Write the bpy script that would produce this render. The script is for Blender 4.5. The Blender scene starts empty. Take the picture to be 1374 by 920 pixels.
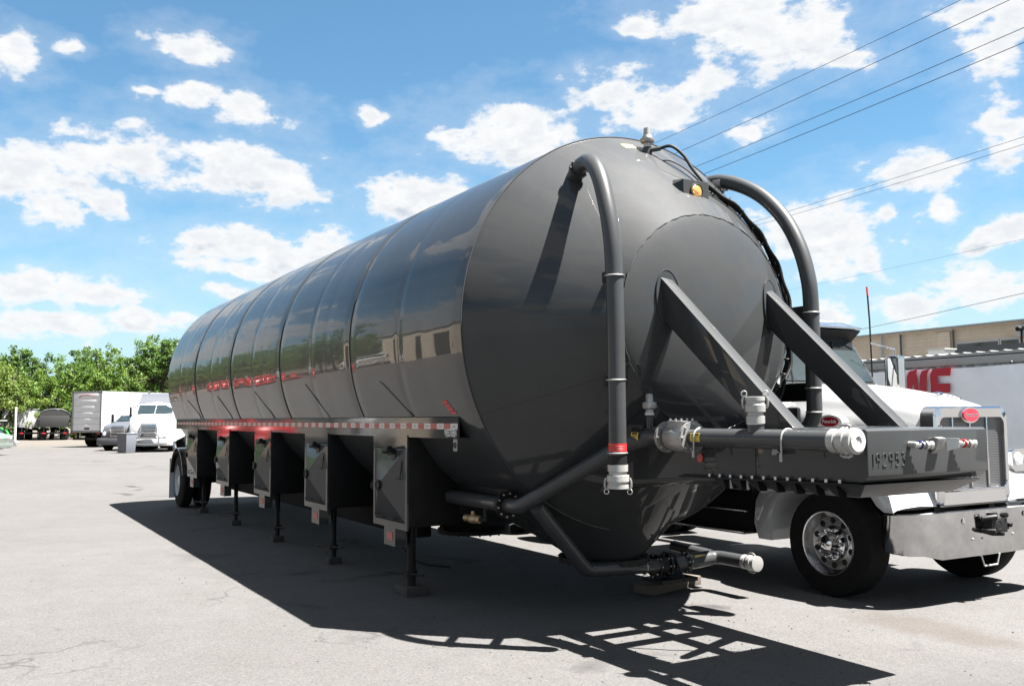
import bpy, bmesh, math, random
from mathutils import Vector, Matrix, Quaternion
random.seed(7)
S = bpy.context.scene
COL = S.collection
PI = math.pi

# ------------------------------------------------------------------ camera
cam_d = bpy.data.cameras.new('camera'); cam = bpy.data.objects.new('camera', cam_d); COL.objects.link(cam)
Fw = Vector((-0.8610032711919677, 0.5022844141185377, 0.0798982748895619))
Rt = Vector((0.5034221260525488, 0.8640148411914358, -0.006672121227136334))
Up = Vector((0.07238459779167454, -0.034477841210480475, 0.9967806922628479))
M = Matrix((Rt, Up, -Fw)).transposed().to_4x4()
M.translation = Vector((0, -5.33932, 1.75062))
cam.matrix_world = M
cam_d.sensor_width = 36; cam_d.lens = 36*1245.98/1374
cam_d.clip_start = 0.05; cam_d.clip_end = 3000
S.camera = cam

# ------------------------------------------------------------------ sun, sky
EXPO = 3.0
SUN_DIR = Vector((0.31, 0.333, 1.0)).normalized()
sd = bpy.data.lights.new('sun', 'SUN'); sun = bpy.data.objects.new('sun', sd); COL.objects.link(sun)
sd.energy = 5.0; sd.angle = math.radians(0.5); sd.color = (1.0, 0.965, 0.92)
sun.rotation_euler = SUN_DIR.to_track_quat('Z', 'Y').to_euler(); sun.location = (20, 20, 60)
S.view_settings.view_transform = 'Standard'; S.view_settings.look = 'None'
S.view_settings.exposure = EXPO; S.view_settings.gamma = 1

CLOUDS = [(-28.68,19.61,1.66,1.05),(-25.51,20.19,1.01,0.38),(-19.15,21.26,2.22,0.95),(-21.7,18.44,0.82,0.44),(-19.3,18.49,1.35,0.81),(-15.34,17.8,2.43,0.92),(-27.92,13.3,2.61,1.97),(-24.94,14.03,3.55,1.69),(-21.8,14.75,2.46,1.56),(-26.75,11.41,1.88,0.73),(-23.33,12.25,1.59,0.74),(-15.73,14.59,3.97,1.54),(-17.68,15.51,2.15,0.76),(-13.53,13.85,2.23,0.95),(-8.01,18.12,0.83,0.52),(-0.92,17.25,4.13,1.65),(0.95,17.02,2.81,1.44),(-3.73,17.23,1.87,0.39),(-6.29,13.3,3.34,1.33),(8.3,23.04,1.85,0.45),(13.14,23.62,4.85,1.11),(17.08,21.82,4.65,1.67),(19.18,20.16,2.5,0.88),(7.07,19.25,3.68,1.36),(9.82,18.26,4.06,1.61),(12.59,19.77,2.45,1.25),(14.74,16.98,1.23,0.85),(28.34,19.8,1.99,1.8),(29.14,21.16,2.48,1.1),(27.3,21.69,1.49,0.67),(28.66,14.91,1.78,1.48),(24.04,13.46,2.31,0.98),(25.51,11.46,0.83,0.9),(22.88,11.28,0.63,0.46),(19.26,10.29,4.25,1.93),(17.18,11.29,2.52,1.21),(21.67,8.75,1.51,0.77),(28.25,9.96,1.5,0.96),(27.39,6.98,3.38,1.22),(23.16,5.98,2.31,1.02),(18.28,5.77,2.47,1.05),(-14.57,10.07,6.01,1.32),(-18.0,10.57,2.55,0.69),(-11.49,10.62,2.7,0.98),(-15.85,8.61,3.26,0.57),(-24.36,7.05,4.56,1.0),(-26.99,7.12,2.24,0.82),(-26.2,5.31,3.63,0.91),(-21.19,5.69,2.52,0.64),(-17.1,7.25,1.19,0.44),(-3.74,10.54,3.72,1.18),(3.24,11.87,3.24,0.99),(24.62,3.6,3.35,0.92),]

def make_world():
    w = bpy.data.worlds.new('World'); S.world = w; w.use_nodes = True
    nt = w.node_tree; N = nt.nodes; L = nt.links; N.clear()
    def math_(op, a, b=None, c=None, clamp=False):
        n = N.new('ShaderNodeMath'); n.operation = op; n.use_clamp = clamp
        for i, v in enumerate((a, b, c)):
            if v is None: continue
            if isinstance(v, (int, float)): n.inputs[i].default_value = v
            else: L.new(v, n.inputs[i])
        return n.outputs[0]
    def vm(op, a, b=None):
        n = N.new('ShaderNodeVectorMath'); n.operation = op
        for i, v in enumerate((a, b)):
            if v is None: continue
            if isinstance(v, tuple): n.inputs[i].default_value = v
            else: L.new(v, n.inputs[i])
        return n.outputs['Value'] if op == 'LENGTH' else n.outputs[0]
    sky = N.new('ShaderNodeTexSky'); sky.sky_type = 'NISHITA'; sky.sun_disc = False
    sky.sun_elevation = math.asin(SUN_DIR.z)
    sky.sun_rotation = math.atan2(SUN_DIR.x, SUN_DIR.y)
    sky.air_density = 1.0; sky.dust_density = 0.6; sky.ozone_density = 2.0; sky.altitude = 300
    tc = N.new('ShaderNodeTexCoord'); D = tc.outputs['Generated']
    sep = N.new('ShaderNodeSeparateXYZ'); L.new(D, sep.inputs[0])
    # azimuth measured from the direction (-.866,.5): rotate so the cut lies behind
    c60, s60 = math.cos(math.radians(60)), math.sin(math.radians(60))
    xr = math_('ADD', math_('MULTIPLY', sep.outputs[0], c60), math_('MULTIPLY', sep.outputs[1], s60))
    yr = math_('ADD', math_('MULTIPLY', sep.outputs[0], -s60), math_('MULTIPLY', sep.outputs[1], c60))
    az = math_('MULTIPLY', math_('ARCTAN2', xr, yr), 180/PI)
    el = math_('MULTIPLY', math_('ARCSINE', sep.outputs[2]), 180/PI)
    cmb = N.new('ShaderNodeCombineXYZ'); L.new(az, cmb.inputs[0]); L.new(el, cmb.inputs[1])
    # warp
    def noise(scale, detail, rough, vec, dist=0.0):
        n = N.new('ShaderNodeTexNoise'); n.inputs['Scale'].default_value = scale
        n.inputs['Detail'].default_value = detail; n.inputs['Roughness'].default_value = rough
        n.inputs['Distortion'].default_value = dist
        L.new(vec, n.inputs['Vector']); return n
    sv = vm('MULTIPLY', D, (1.0, 1.0, 1.9))
    nw = noise(9.0, 4, 0.55, sv)
    wv = vm('MULTIPLY', vm('SUBTRACT', nw.outputs['Color'], (0.5, 0.5, 0.5)), (4.6, 2.6, 0.0))
    P = vm('ADD', cmb.outputs[0], wv)
    def field(P):
        d = None
        for (a, e, rx, ry) in CLOUDS:
            q = vm('MULTIPLY', vm('SUBTRACT', P, (a, e, 0.0)), (1/(rx*1.12), 1/(ry*1.25), 0.0))
            l = vm('LENGTH', q)
            if d is None: d = l
            else:
                n = N.new('ShaderNodeMath'); n.operation = 'SMOOTH_MIN'
                L.new(d, n.inputs[0]); L.new(l, n.inputs[1]); n.inputs[2].default_value = 0.25
                d = n.outputs[0]
        return d
    d = field(P)
    d_up = field(vm('ADD', P, (0.15, 0.75, 0.0)))            # the same field a little higher up: tells bases from tops
    inner = math_('SUBTRACT', 0.98, d)                       # >0 inside a cloud
    nf = noise(21.0, 11, 0.58, sv)
    nf2 = noise(70.0, 8, 0.6, sv)
    det = math_('ADD', math_('MULTIPLY', math_('SUBTRACT', nf.outputs['Fac'], 0.5), 2.6),
                math_('MULTIPLY', math_('SUBTRACT', nf2.outputs['Fac'], 0.5), 0.75))
    dens = math_('ADD', inner, det)
    # clouds of the rest of the sky, outside the modelled sector
    ng = noise(3.4, 10, 0.6, vm('ADD', vm('MULTIPLY', D, (1.0, 1.0, 2.4)), (3.1, 0.4, 1.7)))
    gen = math_('MULTIPLY', math_('SUBTRACT', ng.outputs['Fac'], 0.475), 8.0)
    m_az = math_('MULTIPLY', math_('SUBTRACT', math_('ABSOLUTE', az), 33.0), 0.25, clamp=True)
    m_el = math_('MULTIPLY', math_('SUBTRACT', el, 27.0), 0.2, clamp=True)
    mask = math_('MAXIMUM', m_az, m_el)
    mixd = N.new('ShaderNodeMix'); mixd.data_type = 'FLOAT'
    L.new(mask, mixd.inputs[0]); L.new(dens, mixd.inputs[2]); L.new(gen, mixd.inputs[3])
    dd = mixd.outputs[0]
    cov = N.new('ShaderNodeMapRange'); cov.interpolation_type = 'SMOOTHSTEP'
    L.new(dd, cov.inputs[0]); cov.inputs[1].default_value = -0.12; cov.inputs[2].default_value = 0.50
    # thin veil near horizon and around clouds
    veil = N.new('ShaderNodeMapRange'); L.new(dd, veil.inputs[0])
    veil.inputs[1].default_value = -0.9; veil.inputs[2].default_value = 0.3; veil.inputs[4].default_value = 0.22
    covm = math_('MAXIMUM', cov.outputs[0], veil.outputs[0])
    # self shading of the clouds: thick and low parts are greyer
    sh = N.new('ShaderNodeMapRange'); L.new(noise(34.0, 8, 0.6, vm('ADD', sv, (0.0, 0.0, 0.035))).outputs['Fac'], sh.inputs[0])
    sh.inputs[1].default_value = 0.34; sh.inputs[2].default_value = 0.56
    thick = N.new('ShaderNodeMapRange'); L.new(dd, thick.inputs[0]); thick.inputs[1].default_value = 0.25; thick.inputs[2].default_value = 0.85
    low = N.new('ShaderNodeMapRange'); L.new(math_('SUBTRACT', d, d_up), low.inputs[0]); low.inputs[1].default_value = -0.15; low.inputs[2].default_value = 0.55
    shade = math_('MULTIPLY', thick.outputs[0], math_('MAXIMUM', math_('MULTIPLY', sh.outputs[0], 0.35), math_('MULTIPLY', low.outputs[0], sh.outputs[0])))
    cc = N.new('ShaderNodeMix'); cc.data_type = 'RGBA'; L.new(shade, cc.inputs[0])
    cc.inputs[6].default_value = (0.97, 0.975, 0.98, 1); cc.inputs[7].default_value = (0.56, 0.63, 0.73, 1)
    # sky colour grade
    SKYS = 0.05
    hue = N.new('ShaderNodeMix'); hue.data_type = 'RGBA'; hue.blend_type = 'MULTIPLY'; hue.inputs[0].default_value = 1
    L.new(sky.outputs[0], hue.inputs[6]); hue.inputs[7].default_value = SKYTINT
    cs = N.new('ShaderNodeVectorMath'); cs.operation = 'SCALE'; L.new(cc.outputs[2], cs.inputs[0]); cs.inputs[3].default_value = CLOUDV/SKYS
    mx = N.new('ShaderNodeMix'); mx.data_type = 'RGBA'; hz = N.new('ShaderNodeMapRange'); L.new(el, hz.inputs[0]); hz.inputs[1].default_value = 13.0; hz.inputs[2].default_value = -1.0; hz.inputs[4].default_value = 0.75
    hm = N.new('ShaderNodeMix'); hm.data_type = 'RGBA'; L.new(hz.outputs[0], hm.inputs[0]); L.new(hue.outputs[2], hm.inputs[6]); hm.inputs[7].default_value = (0.080/SKYS, 0.100/SKYS, 0.115/SKYS, 1)
    L.new(covm, mx.inputs[0]); L.new(hm.outputs[2], mx.inputs[6]); L.new(cs.outputs[0], mx.inputs[7])
    bg = N.new('ShaderNodeBackground'); L.new(mx.outputs[2], bg.inputs[0]); bg.inputs[1].default_value = SKYS
    out = N.new('ShaderNodeOutputWorld'); L.new(bg.outputs[0], out.inputs[0])
SKYTINT = (0.315, 0.445, 0.455, 1); CLOUDV = 0.128
make_world()

# ------------------------------------------------------------------ materials
ALB = 0.72      # overall reflectance level that goes with the exposure above
def mat(name, base=(0.5,0.5,0.5), rough=0.5, metal=0.0, coat=0.0, coat_rough=0.05, var=0.0, vscale=4.0, bump=0.0, bscale=60.0,
        var_col=None, emis=None, emis_s=0.0, spec=0.5, trans=0.0, stretch=None, rvar=0.0, coat_ior=1.5):
    if metal < 0.5:
        base = tuple(c*ALB for c in base)
        if var_col: var_col = tuple(c*ALB for c in var_col)
    m = bpy.data.materials.new(name); m.use_nodes = True; nt = m.node_tree; N = nt.nodes; L = nt.links
    b = N['Principled BSDF']
    b.inputs['Base Color'].default_value = (*base, 1); b.inputs['Roughness'].default_value = rough
    b.inputs['Metallic'].default_value = metal; b.inputs['Coat Weight'].default_value = coat
    b.inputs['Coat Roughness'].default_value = coat_rough; b.inputs['Specular IOR Level'].default_value = spec
    b.inputs['Transmission Weight'].default_value = trans; b.inputs['Coat IOR'].default_value = coat_ior
    if emis: b.inputs['Emission Color'].default_value = (*emis, 1); b.inputs['Emission Strength'].default_value = emis_s
    tc = N.new('ShaderNodeTexCoord'); vec = tc.outputs['Object']
    if stretch:
        mp = N.new('ShaderNodeMapping'); mp.inputs['Scale'].default_value = stretch; L.new(vec, mp.inputs[0]); vec = mp.outputs[0]
    if var > 0:
        n = N.new('ShaderNodeTexNoise'); n.inputs['Scale'].default_value = vscale; n.inputs['Detail'].default_value = 8
        n.inputs['Roughness'].default_value = 0.65; L.new(vec, n.inputs['Vector'])
        r = N.new('ShaderNodeMapRange'); L.new(n.outputs['Fac'], r.inputs[0]); r.inputs[1].default_value = 0.3; r.inputs[2].default_value = 0.7
        mx = N.new('ShaderNodeMix'); mx.data_type = 'RGBA'; L.new(r.outputs[0], mx.inputs[0])
        c2 = var_col if var_col else tuple(max(0, c*(1-var)) for c in base)
        mx.inputs[6].default_value = (*base, 1); mx.inputs[7].default_value = (*c2, 1)
        L.new(mx.outputs[2], b.inputs['Base Color'])
        if rvar > 0:
            rr = N.new('ShaderNodeMapRange'); L.new(n.outputs['Fac'], rr.inputs[0]); rr.inputs[1].default_value = 0.3; rr.inputs[2].default_value = 0.7
            rr.inputs[3].default_value = rough; rr.inputs[4].default_value = min(1, rough+rvar); L.new(rr.outputs[0], b.inputs['Roughness'])
    if bump > 0:
        n2 = N.new('ShaderNodeTexNoise'); n2.inputs['Scale'].default_value = bscale; n2.inputs['Detail'].default_value = 6
        L.new(vec, n2.inputs['Vector'])
        bp = N.new('ShaderNodeBump'); bp.inputs['Strength'].default_value = bump; bp.inputs['Distance'].default_value = 0.02
        L.new(n2.outputs['Fac'], bp.inputs['Height']); L.new(bp.outputs[0], b.inputs['Normal'])
        if coat > 0: L.new(bp.outputs[0], b.inputs['Coat Normal'])
    return m

MT = {}
MT['paint'] = mat('grey_tank_paint', (0.038, 0.0398, 0.0412), 0.55, coat=0.65, coat_rough=0.05, coat_ior=1.38, var=0.22, vscale=1.6, rvar=0.06, spec=0.07)
MT['paint_smooth'] = mat('grey_shell_paint', (0.034, 0.036, 0.038), 0.35, coat=0.62, coat_rough=0.02, coat_ior=1.38, var=0.15, vscale=0.9, stretch=(0.7, 1.6, 1.6), rvar=0.05, spec=0.10)
MT['pipe'] = mat('grey_pipe_paint', (0.045, 0.047, 0.049), 0.38, coat=0.35, coat_rough=0.06, coat_ior=1.4, var=0.2, vscale=5, rvar=0.12, spec=0.15)
MT['dark'] = mat('black_frame_paint', (0.006, 0.006, 0.0065), 0.45, var=0.4, vscale=6, rvar=0.2, spec=0.2)
MT['weld'] = mat('weld_line_paint', (0.0207, 0.0222, 0.0244), 0.5)
MT['alu'] = mat('cast_aluminium', (0.3100, 0.3050, 0.2950), 0.36, metal=0.75, var=0.3, vscale=20, bump=0.15, bscale=90, rvar=0.2)
MT['alu_white'] = mat('bright_coupler_aluminium', (0.3700, 0.3650, 0.3500), 0.42, metal=0.3, var=0.15, vscale=25, bump=0.1, bscale=60)
MT['bumper'] = mat('wavy_bumper_chrome', (0.52, 0.52, 0.525), 0.07, metal=1.0, var=0.3, vscale=6, bump=0.10, bscale=5.0)
MT['zinc'] = mat('zinc_plated_steel', (0.4125, 0.4125, 0.3975), 0.35, metal=0.8)
MT['chrome'] = mat('chrome', (0.6192, 0.6192, 0.6264), 0.06, metal=1.0, var=0.08, vscale=3, bump=0.03, bscale=3.5)
MT['chrome_rim'] = mat('polished_aluminium', (0.5400, 0.5400, 0.5475), 0.14, metal=1.0, var=0.25, vscale=8, rvar=0.15)
MT['tyre'] = mat('tyre_rubber', (0.010, 0.010, 0.010), 0.85, var=0.4, vscale=12, bump=0.2, bscale=50, spec=0.15)
MT['black'] = mat('black_plastic', (0.0089, 0.0089, 0.0096), 0.5, spec=0.2)
MT['rubber'] = mat('black_rubber_cable', (0.0074, 0.0074, 0.0074), 0.55, spec=0.2)
MT['white'] = mat('white_truck_paint', (0.46, 0.465, 0.47), 0.28, coat=0.8, coat_rough=0.03, var=0.05, vscale=2)
MT['white_rim'] = mat('white_wheel_paint', (0.5180, 0.5254, 0.5328), 0.4, var=0.25, vscale=9)
MT['white_panel'] = mat('white_van_panel', (0.72, 0.73, 0.75), 0.45, var=0.08, vscale=0.7)
MT['door_grey'] = mat('worn_grey_white_door', (0.3700, 0.3700, 0.3700), 0.55, var=0.25, vscale=2.5)
MT['glass'] = mat('dark_window_glass', (0.0222, 0.0333, 0.0370), 0.04, spec=0.8, var=0.4, vscale=2)
MT['lens'] = mat('clear_lamp_lens', (0.6000, 0.6160, 0.6400), 0.08, metal=0.4, bump=0.5, bscale=40)
MT['red'] = mat('red_reflector', (0.3600, 0.0096, 0.0144), 0.35)
MT['redlabel'] = mat('red_label', (0.4960, 0.0160, 0.0160), 0.45)
MT['yellow'] = mat('yellow_label', (0.6000, 0.4160, 0.0240), 0.5)
MT['paleyellow'] = mat('pale_yellow_label', (0.45, 0.33, 0.07), 0.5)
MT['whitelabel'] = mat('white_label', (0.5328, 0.5328, 0.5180), 0.5)
MT['amber'] = mat('amber_lamp', (0.42, 0.22, 0.07), 0.25, bump=0.4, bscale=50)
MT['badge'] = mat('red_badge_enamel', (0.2220, 0.0037, 0.0111), 0.2, coat=1)
MT['wood'] = mat('weathered_timber', (0.1184, 0.0962, 0.0740), 0.85, var=0.5, vscale=9, stretch=(1, 8, 8), bump=0.4, bscale=30)
MT['wood_grey'] = mat('grey_timber_block', (0.0444, 0.0407, 0.0370), 0.9, var=0.5, vscale=9, bump=0.4, bscale=30)
MT['letter_red'] = mat('red_banner_letter', (0.46, 0.009, 0.028), 0.55)
MT['silver'] = mat('silver_grey_paint', (0.075, 0.080, 0.090), 0.4, metal=0.0, coat=0.4)
MT['redpaint'] = mat('red_truck_paint', (0.55, 0.012, 0.016), 0.3, coat=0.6)
MT['green'] = mat('green_machine_paint', (0.0240, 0.3600, 0.0400), 0.4)
MT['car'] = mat('pale_green_car_paint', (0.2220, 0.2590, 0.2294), 0.3, metal=0.4, coat=0.8)
MT['bark'] = mat('bark', (0.0740, 0.0555, 0.0407), 0.9, var=0.5, vscale=6, bump=0.5, bscale=12)
MT['tarp'] = mat('grey_tarp', (0.2220, 0.2294, 0.2368), 0.7, var=0.3, vscale=1.5)
MT['tarp_white'] = mat('pale_tarp', (0.4070, 0.4070, 0.3996), 0.7, var=0.3, vscale=1.5)
MT['tarp_black'] = mat('black_tarp', (0.0111, 0.0111, 0.0118), 0.6)
MT['bin'] = mat('grey_plastic_bin', (0.1184, 0.1258, 0.1480), 0.5)
MT['gutter'] = mat('dark_grey_metal_gutter', (0.0740, 0.0814, 0.0888), 0.5)
MT['roofwhite'] = mat('off_white_sheet_metal', (0.4070, 0.4070, 0.3922), 0.55, var=0.2, vscale=1.0)

def ground_mat():
    m = bpy.data.materials.new('worn_asphalt'); m.use_nodes = True; nt = m.node_tree; N = nt.nodes; L = nt.links
    b = N['Principled BSDF']; b.inputs['Roughness'].default_value = 0.9; b.inputs['Specular IOR Level'].default_value = 0.25
    g = N.new('ShaderNodeNewGeometry'); P = g.outputs['Position']
    def noise(sc, det, ro=0.6, vec=None, dist=0):
        n = N.new('ShaderNodeTexNoise'); n.inputs['Scale'].default_value = sc; n.inputs['Detail'].default_value = det
        n.inputs['Roughness'].default_value = ro; n.inputs['Distortion'].default_value = dist
        L.new(vec or P, n.inputs['Vector']); return n.outputs['Fac']
    def mr(v, a, b_, c=0.0, d=1.0):
        n = N.new('ShaderNodeMapRange'); L.new(v, n.inputs[0])
        for i, x in enumerate((a, b_, c, d)): n.inputs[i+1].default_value = x
        return n.outputs[0]
    def mix(f, a, b_, bt='MIX'):
        n = N.new('ShaderNodeMix'); n.data_type = 'RGBA'; n.blend_type = bt
        if isinstance(f, float): n.inputs[0].default_value = f
        else: L.new(f, n.inputs[0])
        for i, x in ((6, a), (7, b_)):
            if isinstance(x, tuple): n.inputs[i].default_value = (*x, 1)
            else: L.new(x, n.inputs[i])
        return n.outputs[2]
    base = mix(mr(noise(0.35, 8), 0.3, 0.7), (0.0500, 0.0477, 0.0462), (0.0632, 0.0612, 0.0600))
    base = mix(mr(noise(0.8, 5, 0.6, dist=0.8), 0.50, 0.68, 0, 0.35), base, (0.062, 0.060, 0.058))
    base = mix(mr(noise(2.3, 8, 0.7), 0.35, 0.75, 0, 0.55), base, (0.0397, 0.0373, 0.0359))
    # aggregate speckle
    v = N.new('ShaderNodeTexVoronoi'); v.inputs['Scale'].default_value = 85; L.new(P, v.inputs['Vector'])
    vs = N.new('ShaderNodeSeparateColor'); L.new(v.outputs['Color'], vs.inputs[0])
    base = mix(mr(vs.outputs[0], 0.55, 1.0, 0, 0.40), base, (0.0882, 0.0850, 0.0816))
    base = mix(mr(vs.outputs[1], 0.78, 1.0, 0, 0.45), base, (0.0176, 0.0174, 0.0170))
    base = mix(mr(noise(30, 5, 0.7), 0.45, 0.75, 0, 0.4), base, (0.0323, 0.0313, 0.0308))
    # scattered dark grit
    v2 = N.new('ShaderNodeTexVoronoi'); v2.inputs['Scale'].default_value = 3.2; L.new(P, v2.inputs['Vector'])
    base = mix(mr(v2.outputs['Distance'], 0.018, 0.03, 0.8, 0.0), base, (0.0147, 0.0134, 0.0123))
    # oil stains under the vehicles
    st = mr(noise(0.9, 5, 0.55, dist=0.6), 0.60, 0.72, 0, 0.75)
    sp = N.new('ShaderNodeSeparateXYZ'); L.new(P, sp.inputs[0])
    def mth(op, a, b_=None):
        n = N.new('ShaderNodeMath'); n.operation = op
        for i, x in enumerate((a, b_)):
            if x is None: continue
            if isinstance(x, (int, float)): n.inputs[i].default_value = x
            else: L.new(x, n.inputs[i])
        return n.outputs[0]
    band = mth('MULTIPLY', mr(sp.outputs[1], -3.1, -2.4), mr(sp.outputs[1], 1.6, 1.0))
    band = mth('MULTIPLY', band, mr(sp.outputs[0], -3.0, -5.0))
    base = mix(mth('MULTIPLY', st, band), base, (0.0132, 0.0124, 0.0123))
    # brown sandy patch in front of the truck
    def blob(cx, cy, rx, ry, soft, amp=0.9):
        a = mth('DIVIDE', mth('SUBTRACT', sp.outputs[0], cx), rx); c = mth('DIVIDE', mth('SUBTRACT', sp.outputs[1], cy), ry)
        d = mth('SQRT', mth('ADD', mth('MULTIPLY', a, a), mth('MULTIPLY', c, c)))
        d = mth('ADD', d, mth('MULTIPLY', mth('SUBTRACT', noise(2.6, 6, 0.7), 0.5), 1.5))
        return mr(d, 1.0, 1.0-soft, 0, amp)
    base = mix(blob(-5.0, 1.55, 0.95, 0.40, 0.5, 0.5), base, (0.0367, 0.0293, 0.0230))
    base = mix(blob(-3.6, 0.4, 0.9, 1.0, 0.8, 0.5), base, (0.0353, 0.0343, 0.0339))
    # cracks
    def crack(sc, th, amt, seed):
        ad = N.new('ShaderNodeVectorMath'); ad.operation = 'ADD'; L.new(P, ad.inputs[0])
        nn = N.new('ShaderNodeTexNoise'); nn.inputs['Scale'].default_value = 1.3; nn.inputs['Detail'].default_value = 5; L.new(P, nn.inputs['Vector'])
        sc2 = N.new('ShaderNodeVectorMath'); sc2.operation = 'SCALE'; sc2.inputs[3].default_value = 1.1; L.new(nn.outputs['Color'], sc2.inputs[0])
        L.new(sc2.outputs[0], ad.inputs[1])
        vo = N.new('ShaderNodeTexVoronoi'); vo.feature = 'DISTANCE_TO_EDGE'; vo.inputs['Scale'].default_value = sc; L.new(ad.outputs[0], vo.inputs['Vector'])
        f = mr(vo.outputs['Distance'], 0, th, amt, 0)
        g_ = mr(noise(0.5 + seed, 3), 0.5, 0.62)
        return mth('MULTIPLY', f, g_)
    base = mix(crack(0.22, 0.0045, 0.7, 0.0), base, (0.0176, 0.0164, 0.0154))
    base = mix(crack(0.6, 0.005, 0.35, 0.13), base, (0.0235, 0.0223, 0.0215))
    # sandy dust far away near the trees
    base = mix(mr(sp.outputs[0], -62, -80, 0, 0.6), base, (0.0764, 0.0656, 0.0523))
    L.new(base, b.inputs['Base Color'])
    h = mix(mr(noise(45, 4, 0.7), 0.3, 0.7), (0.3, 0.3, 0.3), (1, 1, 1))
    h = mix(0.5, h, v.outputs['Distance'])
    bp = N.new('ShaderNodeBump'); bp.inputs['Strength'].default_value = 0.5; bp.inputs['Distance'].default_value = 0.006
    L.new(h, bp.inputs['Height']); L.new(bp.outputs[0], b.inputs['Normal'])
    return m

def brick_mat(name, c1, c2, mortar, rows, cols):
    m = bpy.data.materials.new(name); m.use_nodes = True; nt = m.node_tree; N = nt.nodes; L = nt.links
    b = N['Principled BSDF']; b.inputs['Roughness'].default_value = 0.9
    tc = N.new('ShaderNodeTexCoord'); sp = N.new('ShaderNodeSeparateXYZ'); L.new(tc.outputs['Object'], sp.inputs[0])
    cb = N.new('ShaderNodeCombineXYZ')
    ad = N.new('ShaderNodeMath'); ad.operation = 'ADD'; L.new(sp.outputs[0], ad.inputs[0]); L.new(sp.outputs[1], ad.inputs[1])
    L.new(ad.outputs[0], cb.inputs[0]); L.new(sp.outputs[2], cb.inputs[1])
    br = N.new('ShaderNodeTexBrick'); L.new(cb.outputs[0], br.inputs['Vector'])
    br.inputs['Color1'].default_value = (*c1, 1); br.inputs['Color2'].default_value = (*c2, 1); br.inputs['Mortar'].default_value = (*mortar, 1)
    br.inputs['Scale'].default_value = 1.0; br.inputs['Brick Width'].default_value = cols; br.inputs['Row Height'].default_value = rows
    br.inputs['Mortar Size'].default_value = 0.012
    n = N.new('ShaderNodeTexNoise'); n.inputs['Scale'].default_value = 0.6; n.inputs['Detail'].default_value = 8; L.new(tc.outputs['Object'], n.inputs['Vector'])
    r = N.new('ShaderNodeMapRange'); L.new(n.outputs['Fac'], r.inputs[0]); r.inputs[1].default_value = 0.45; r.inputs[2].default_value = 0.75; r.inputs[4].default_value = 0.5
    mx = N.new('ShaderNodeMix'); mx.data_type = 'RGBA'; L.new(r.outputs[0], mx.inputs[0]); L.new(br.outputs['Color'], mx.inputs[6])
    mx.inputs[7].default_value = (c1[0]*0.6, c1[1]*0.58, c1[2]*0.55, 1); L.new(mx.outputs[2], b.inputs['Base Color'])
    return m

def leaf_mat(name, c1, c2):
    m = bpy.data.materials.new(name); m.use_nodes = True; nt = m.node_tree; N = nt.nodes; L = nt.links
    b = N['Principled BSDF']; b.inputs['Roughness'].default_value = 0.6; b.inputs['Specular IOR Level'].default_value = 0.3
    g = N.new('ShaderNodeNewGeometry'); 
    mx = N.new('ShaderNodeMix'); mx.data_type = 'RGBA'; L.new(g.outputs['Random Per Island'], mx.inputs[0])
    mx.inputs[6].default_value = (*c1, 1); mx.inputs[7].default_value = (*c2, 1)
    L.new(mx.outputs[2], b.inputs['Base Color'])
    tr = N.new('ShaderNodeBsdfTranslucent'); L.new(mx.outputs[2], tr.inputs[0])
    ms = N.new('ShaderNodeMixShader'); ms.inputs[0].default_value = 0.35
    L.new(b.outputs[0], ms.inputs[1]); L.new(tr.outputs[0], ms.inputs[2])
    L.new(ms.outputs[0], N['Material Output'].inputs[0])
    return m

def grille_mat():
    m = bpy.data.materials.new('perforated_grille'); m.use_nodes = True; nt = m.node_tree; N = nt.nodes; L = nt.links
    b = N['Principled BSDF']; b.inputs['Metallic'].default_value = 0.7; b.inputs['Roughness'].default_value = 0.35
    tc = N.new('ShaderNodeTexCoord'); v = N.new('ShaderNodeTexVoronoi'); v.inputs['Scale'].default_value = 62; v.inputs['Randomness'].default_value = 0.0
    mp = N.new('ShaderNodeMapping'); mp.inputs['Scale'].default_value = (0.0, 1, 1); L.new(tc.outputs['Object'], mp.inputs[0]); L.new(mp.outputs[0], v.inputs['Vector'])
    r = N.new('ShaderNodeMapRange'); L.new(v.outputs['Distance'], r.inputs[0]); r.inputs[1].default_value = 0.36; r.inputs[2].default_value = 0.44
    mx = N.new('ShaderNodeMix'); mx.data_type = 'RGBA'; L.new(r.outputs[0], mx.inputs[0])
    mx.inputs[6].default_value = (0.015, 0.015, 0.015, 1); mx.inputs[7].default_value = (0.20, 0.20, 0.205, 1); L.new(mx.outputs[2], b.inputs['Base Color'])
    return m
MT['ground'] = ground_mat()
MT['brick_tan'] = brick_mat('tan_block_wall', (0.56, 0.47, 0.36), (0.52, 0.43, 0.33), (0.44, 0.36, 0.27), 0.2, 0.6)
MT['brick_trim'] = brick_mat('tan_block_pilaster', (0.62, 0.52, 0.40), (0.58, 0.48, 0.37), (0.47, 0.38, 0.30), 0.2, 0.4)
MT['annex'] = brick_mat('grey_block_wall', (0.26, 0.24, 0.22), (0.24, 0.22, 0.20), (0.18, 0.17, 0.16), 0.2, 0.6)
MT['leafs'] = [leaf_mat('leaf_a', (0.050, 0.098, 0.011), (0.092, 0.150, 0.020)),
               leaf_mat('leaf_b', (0.028, 0.066, 0.010), (0.062, 0.112, 0.016)),
               leaf_mat('leaf_c', (0.068, 0.108, 0.016), (0.112, 0.160, 0.027))]
MT['grille'] = grille_mat()
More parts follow.
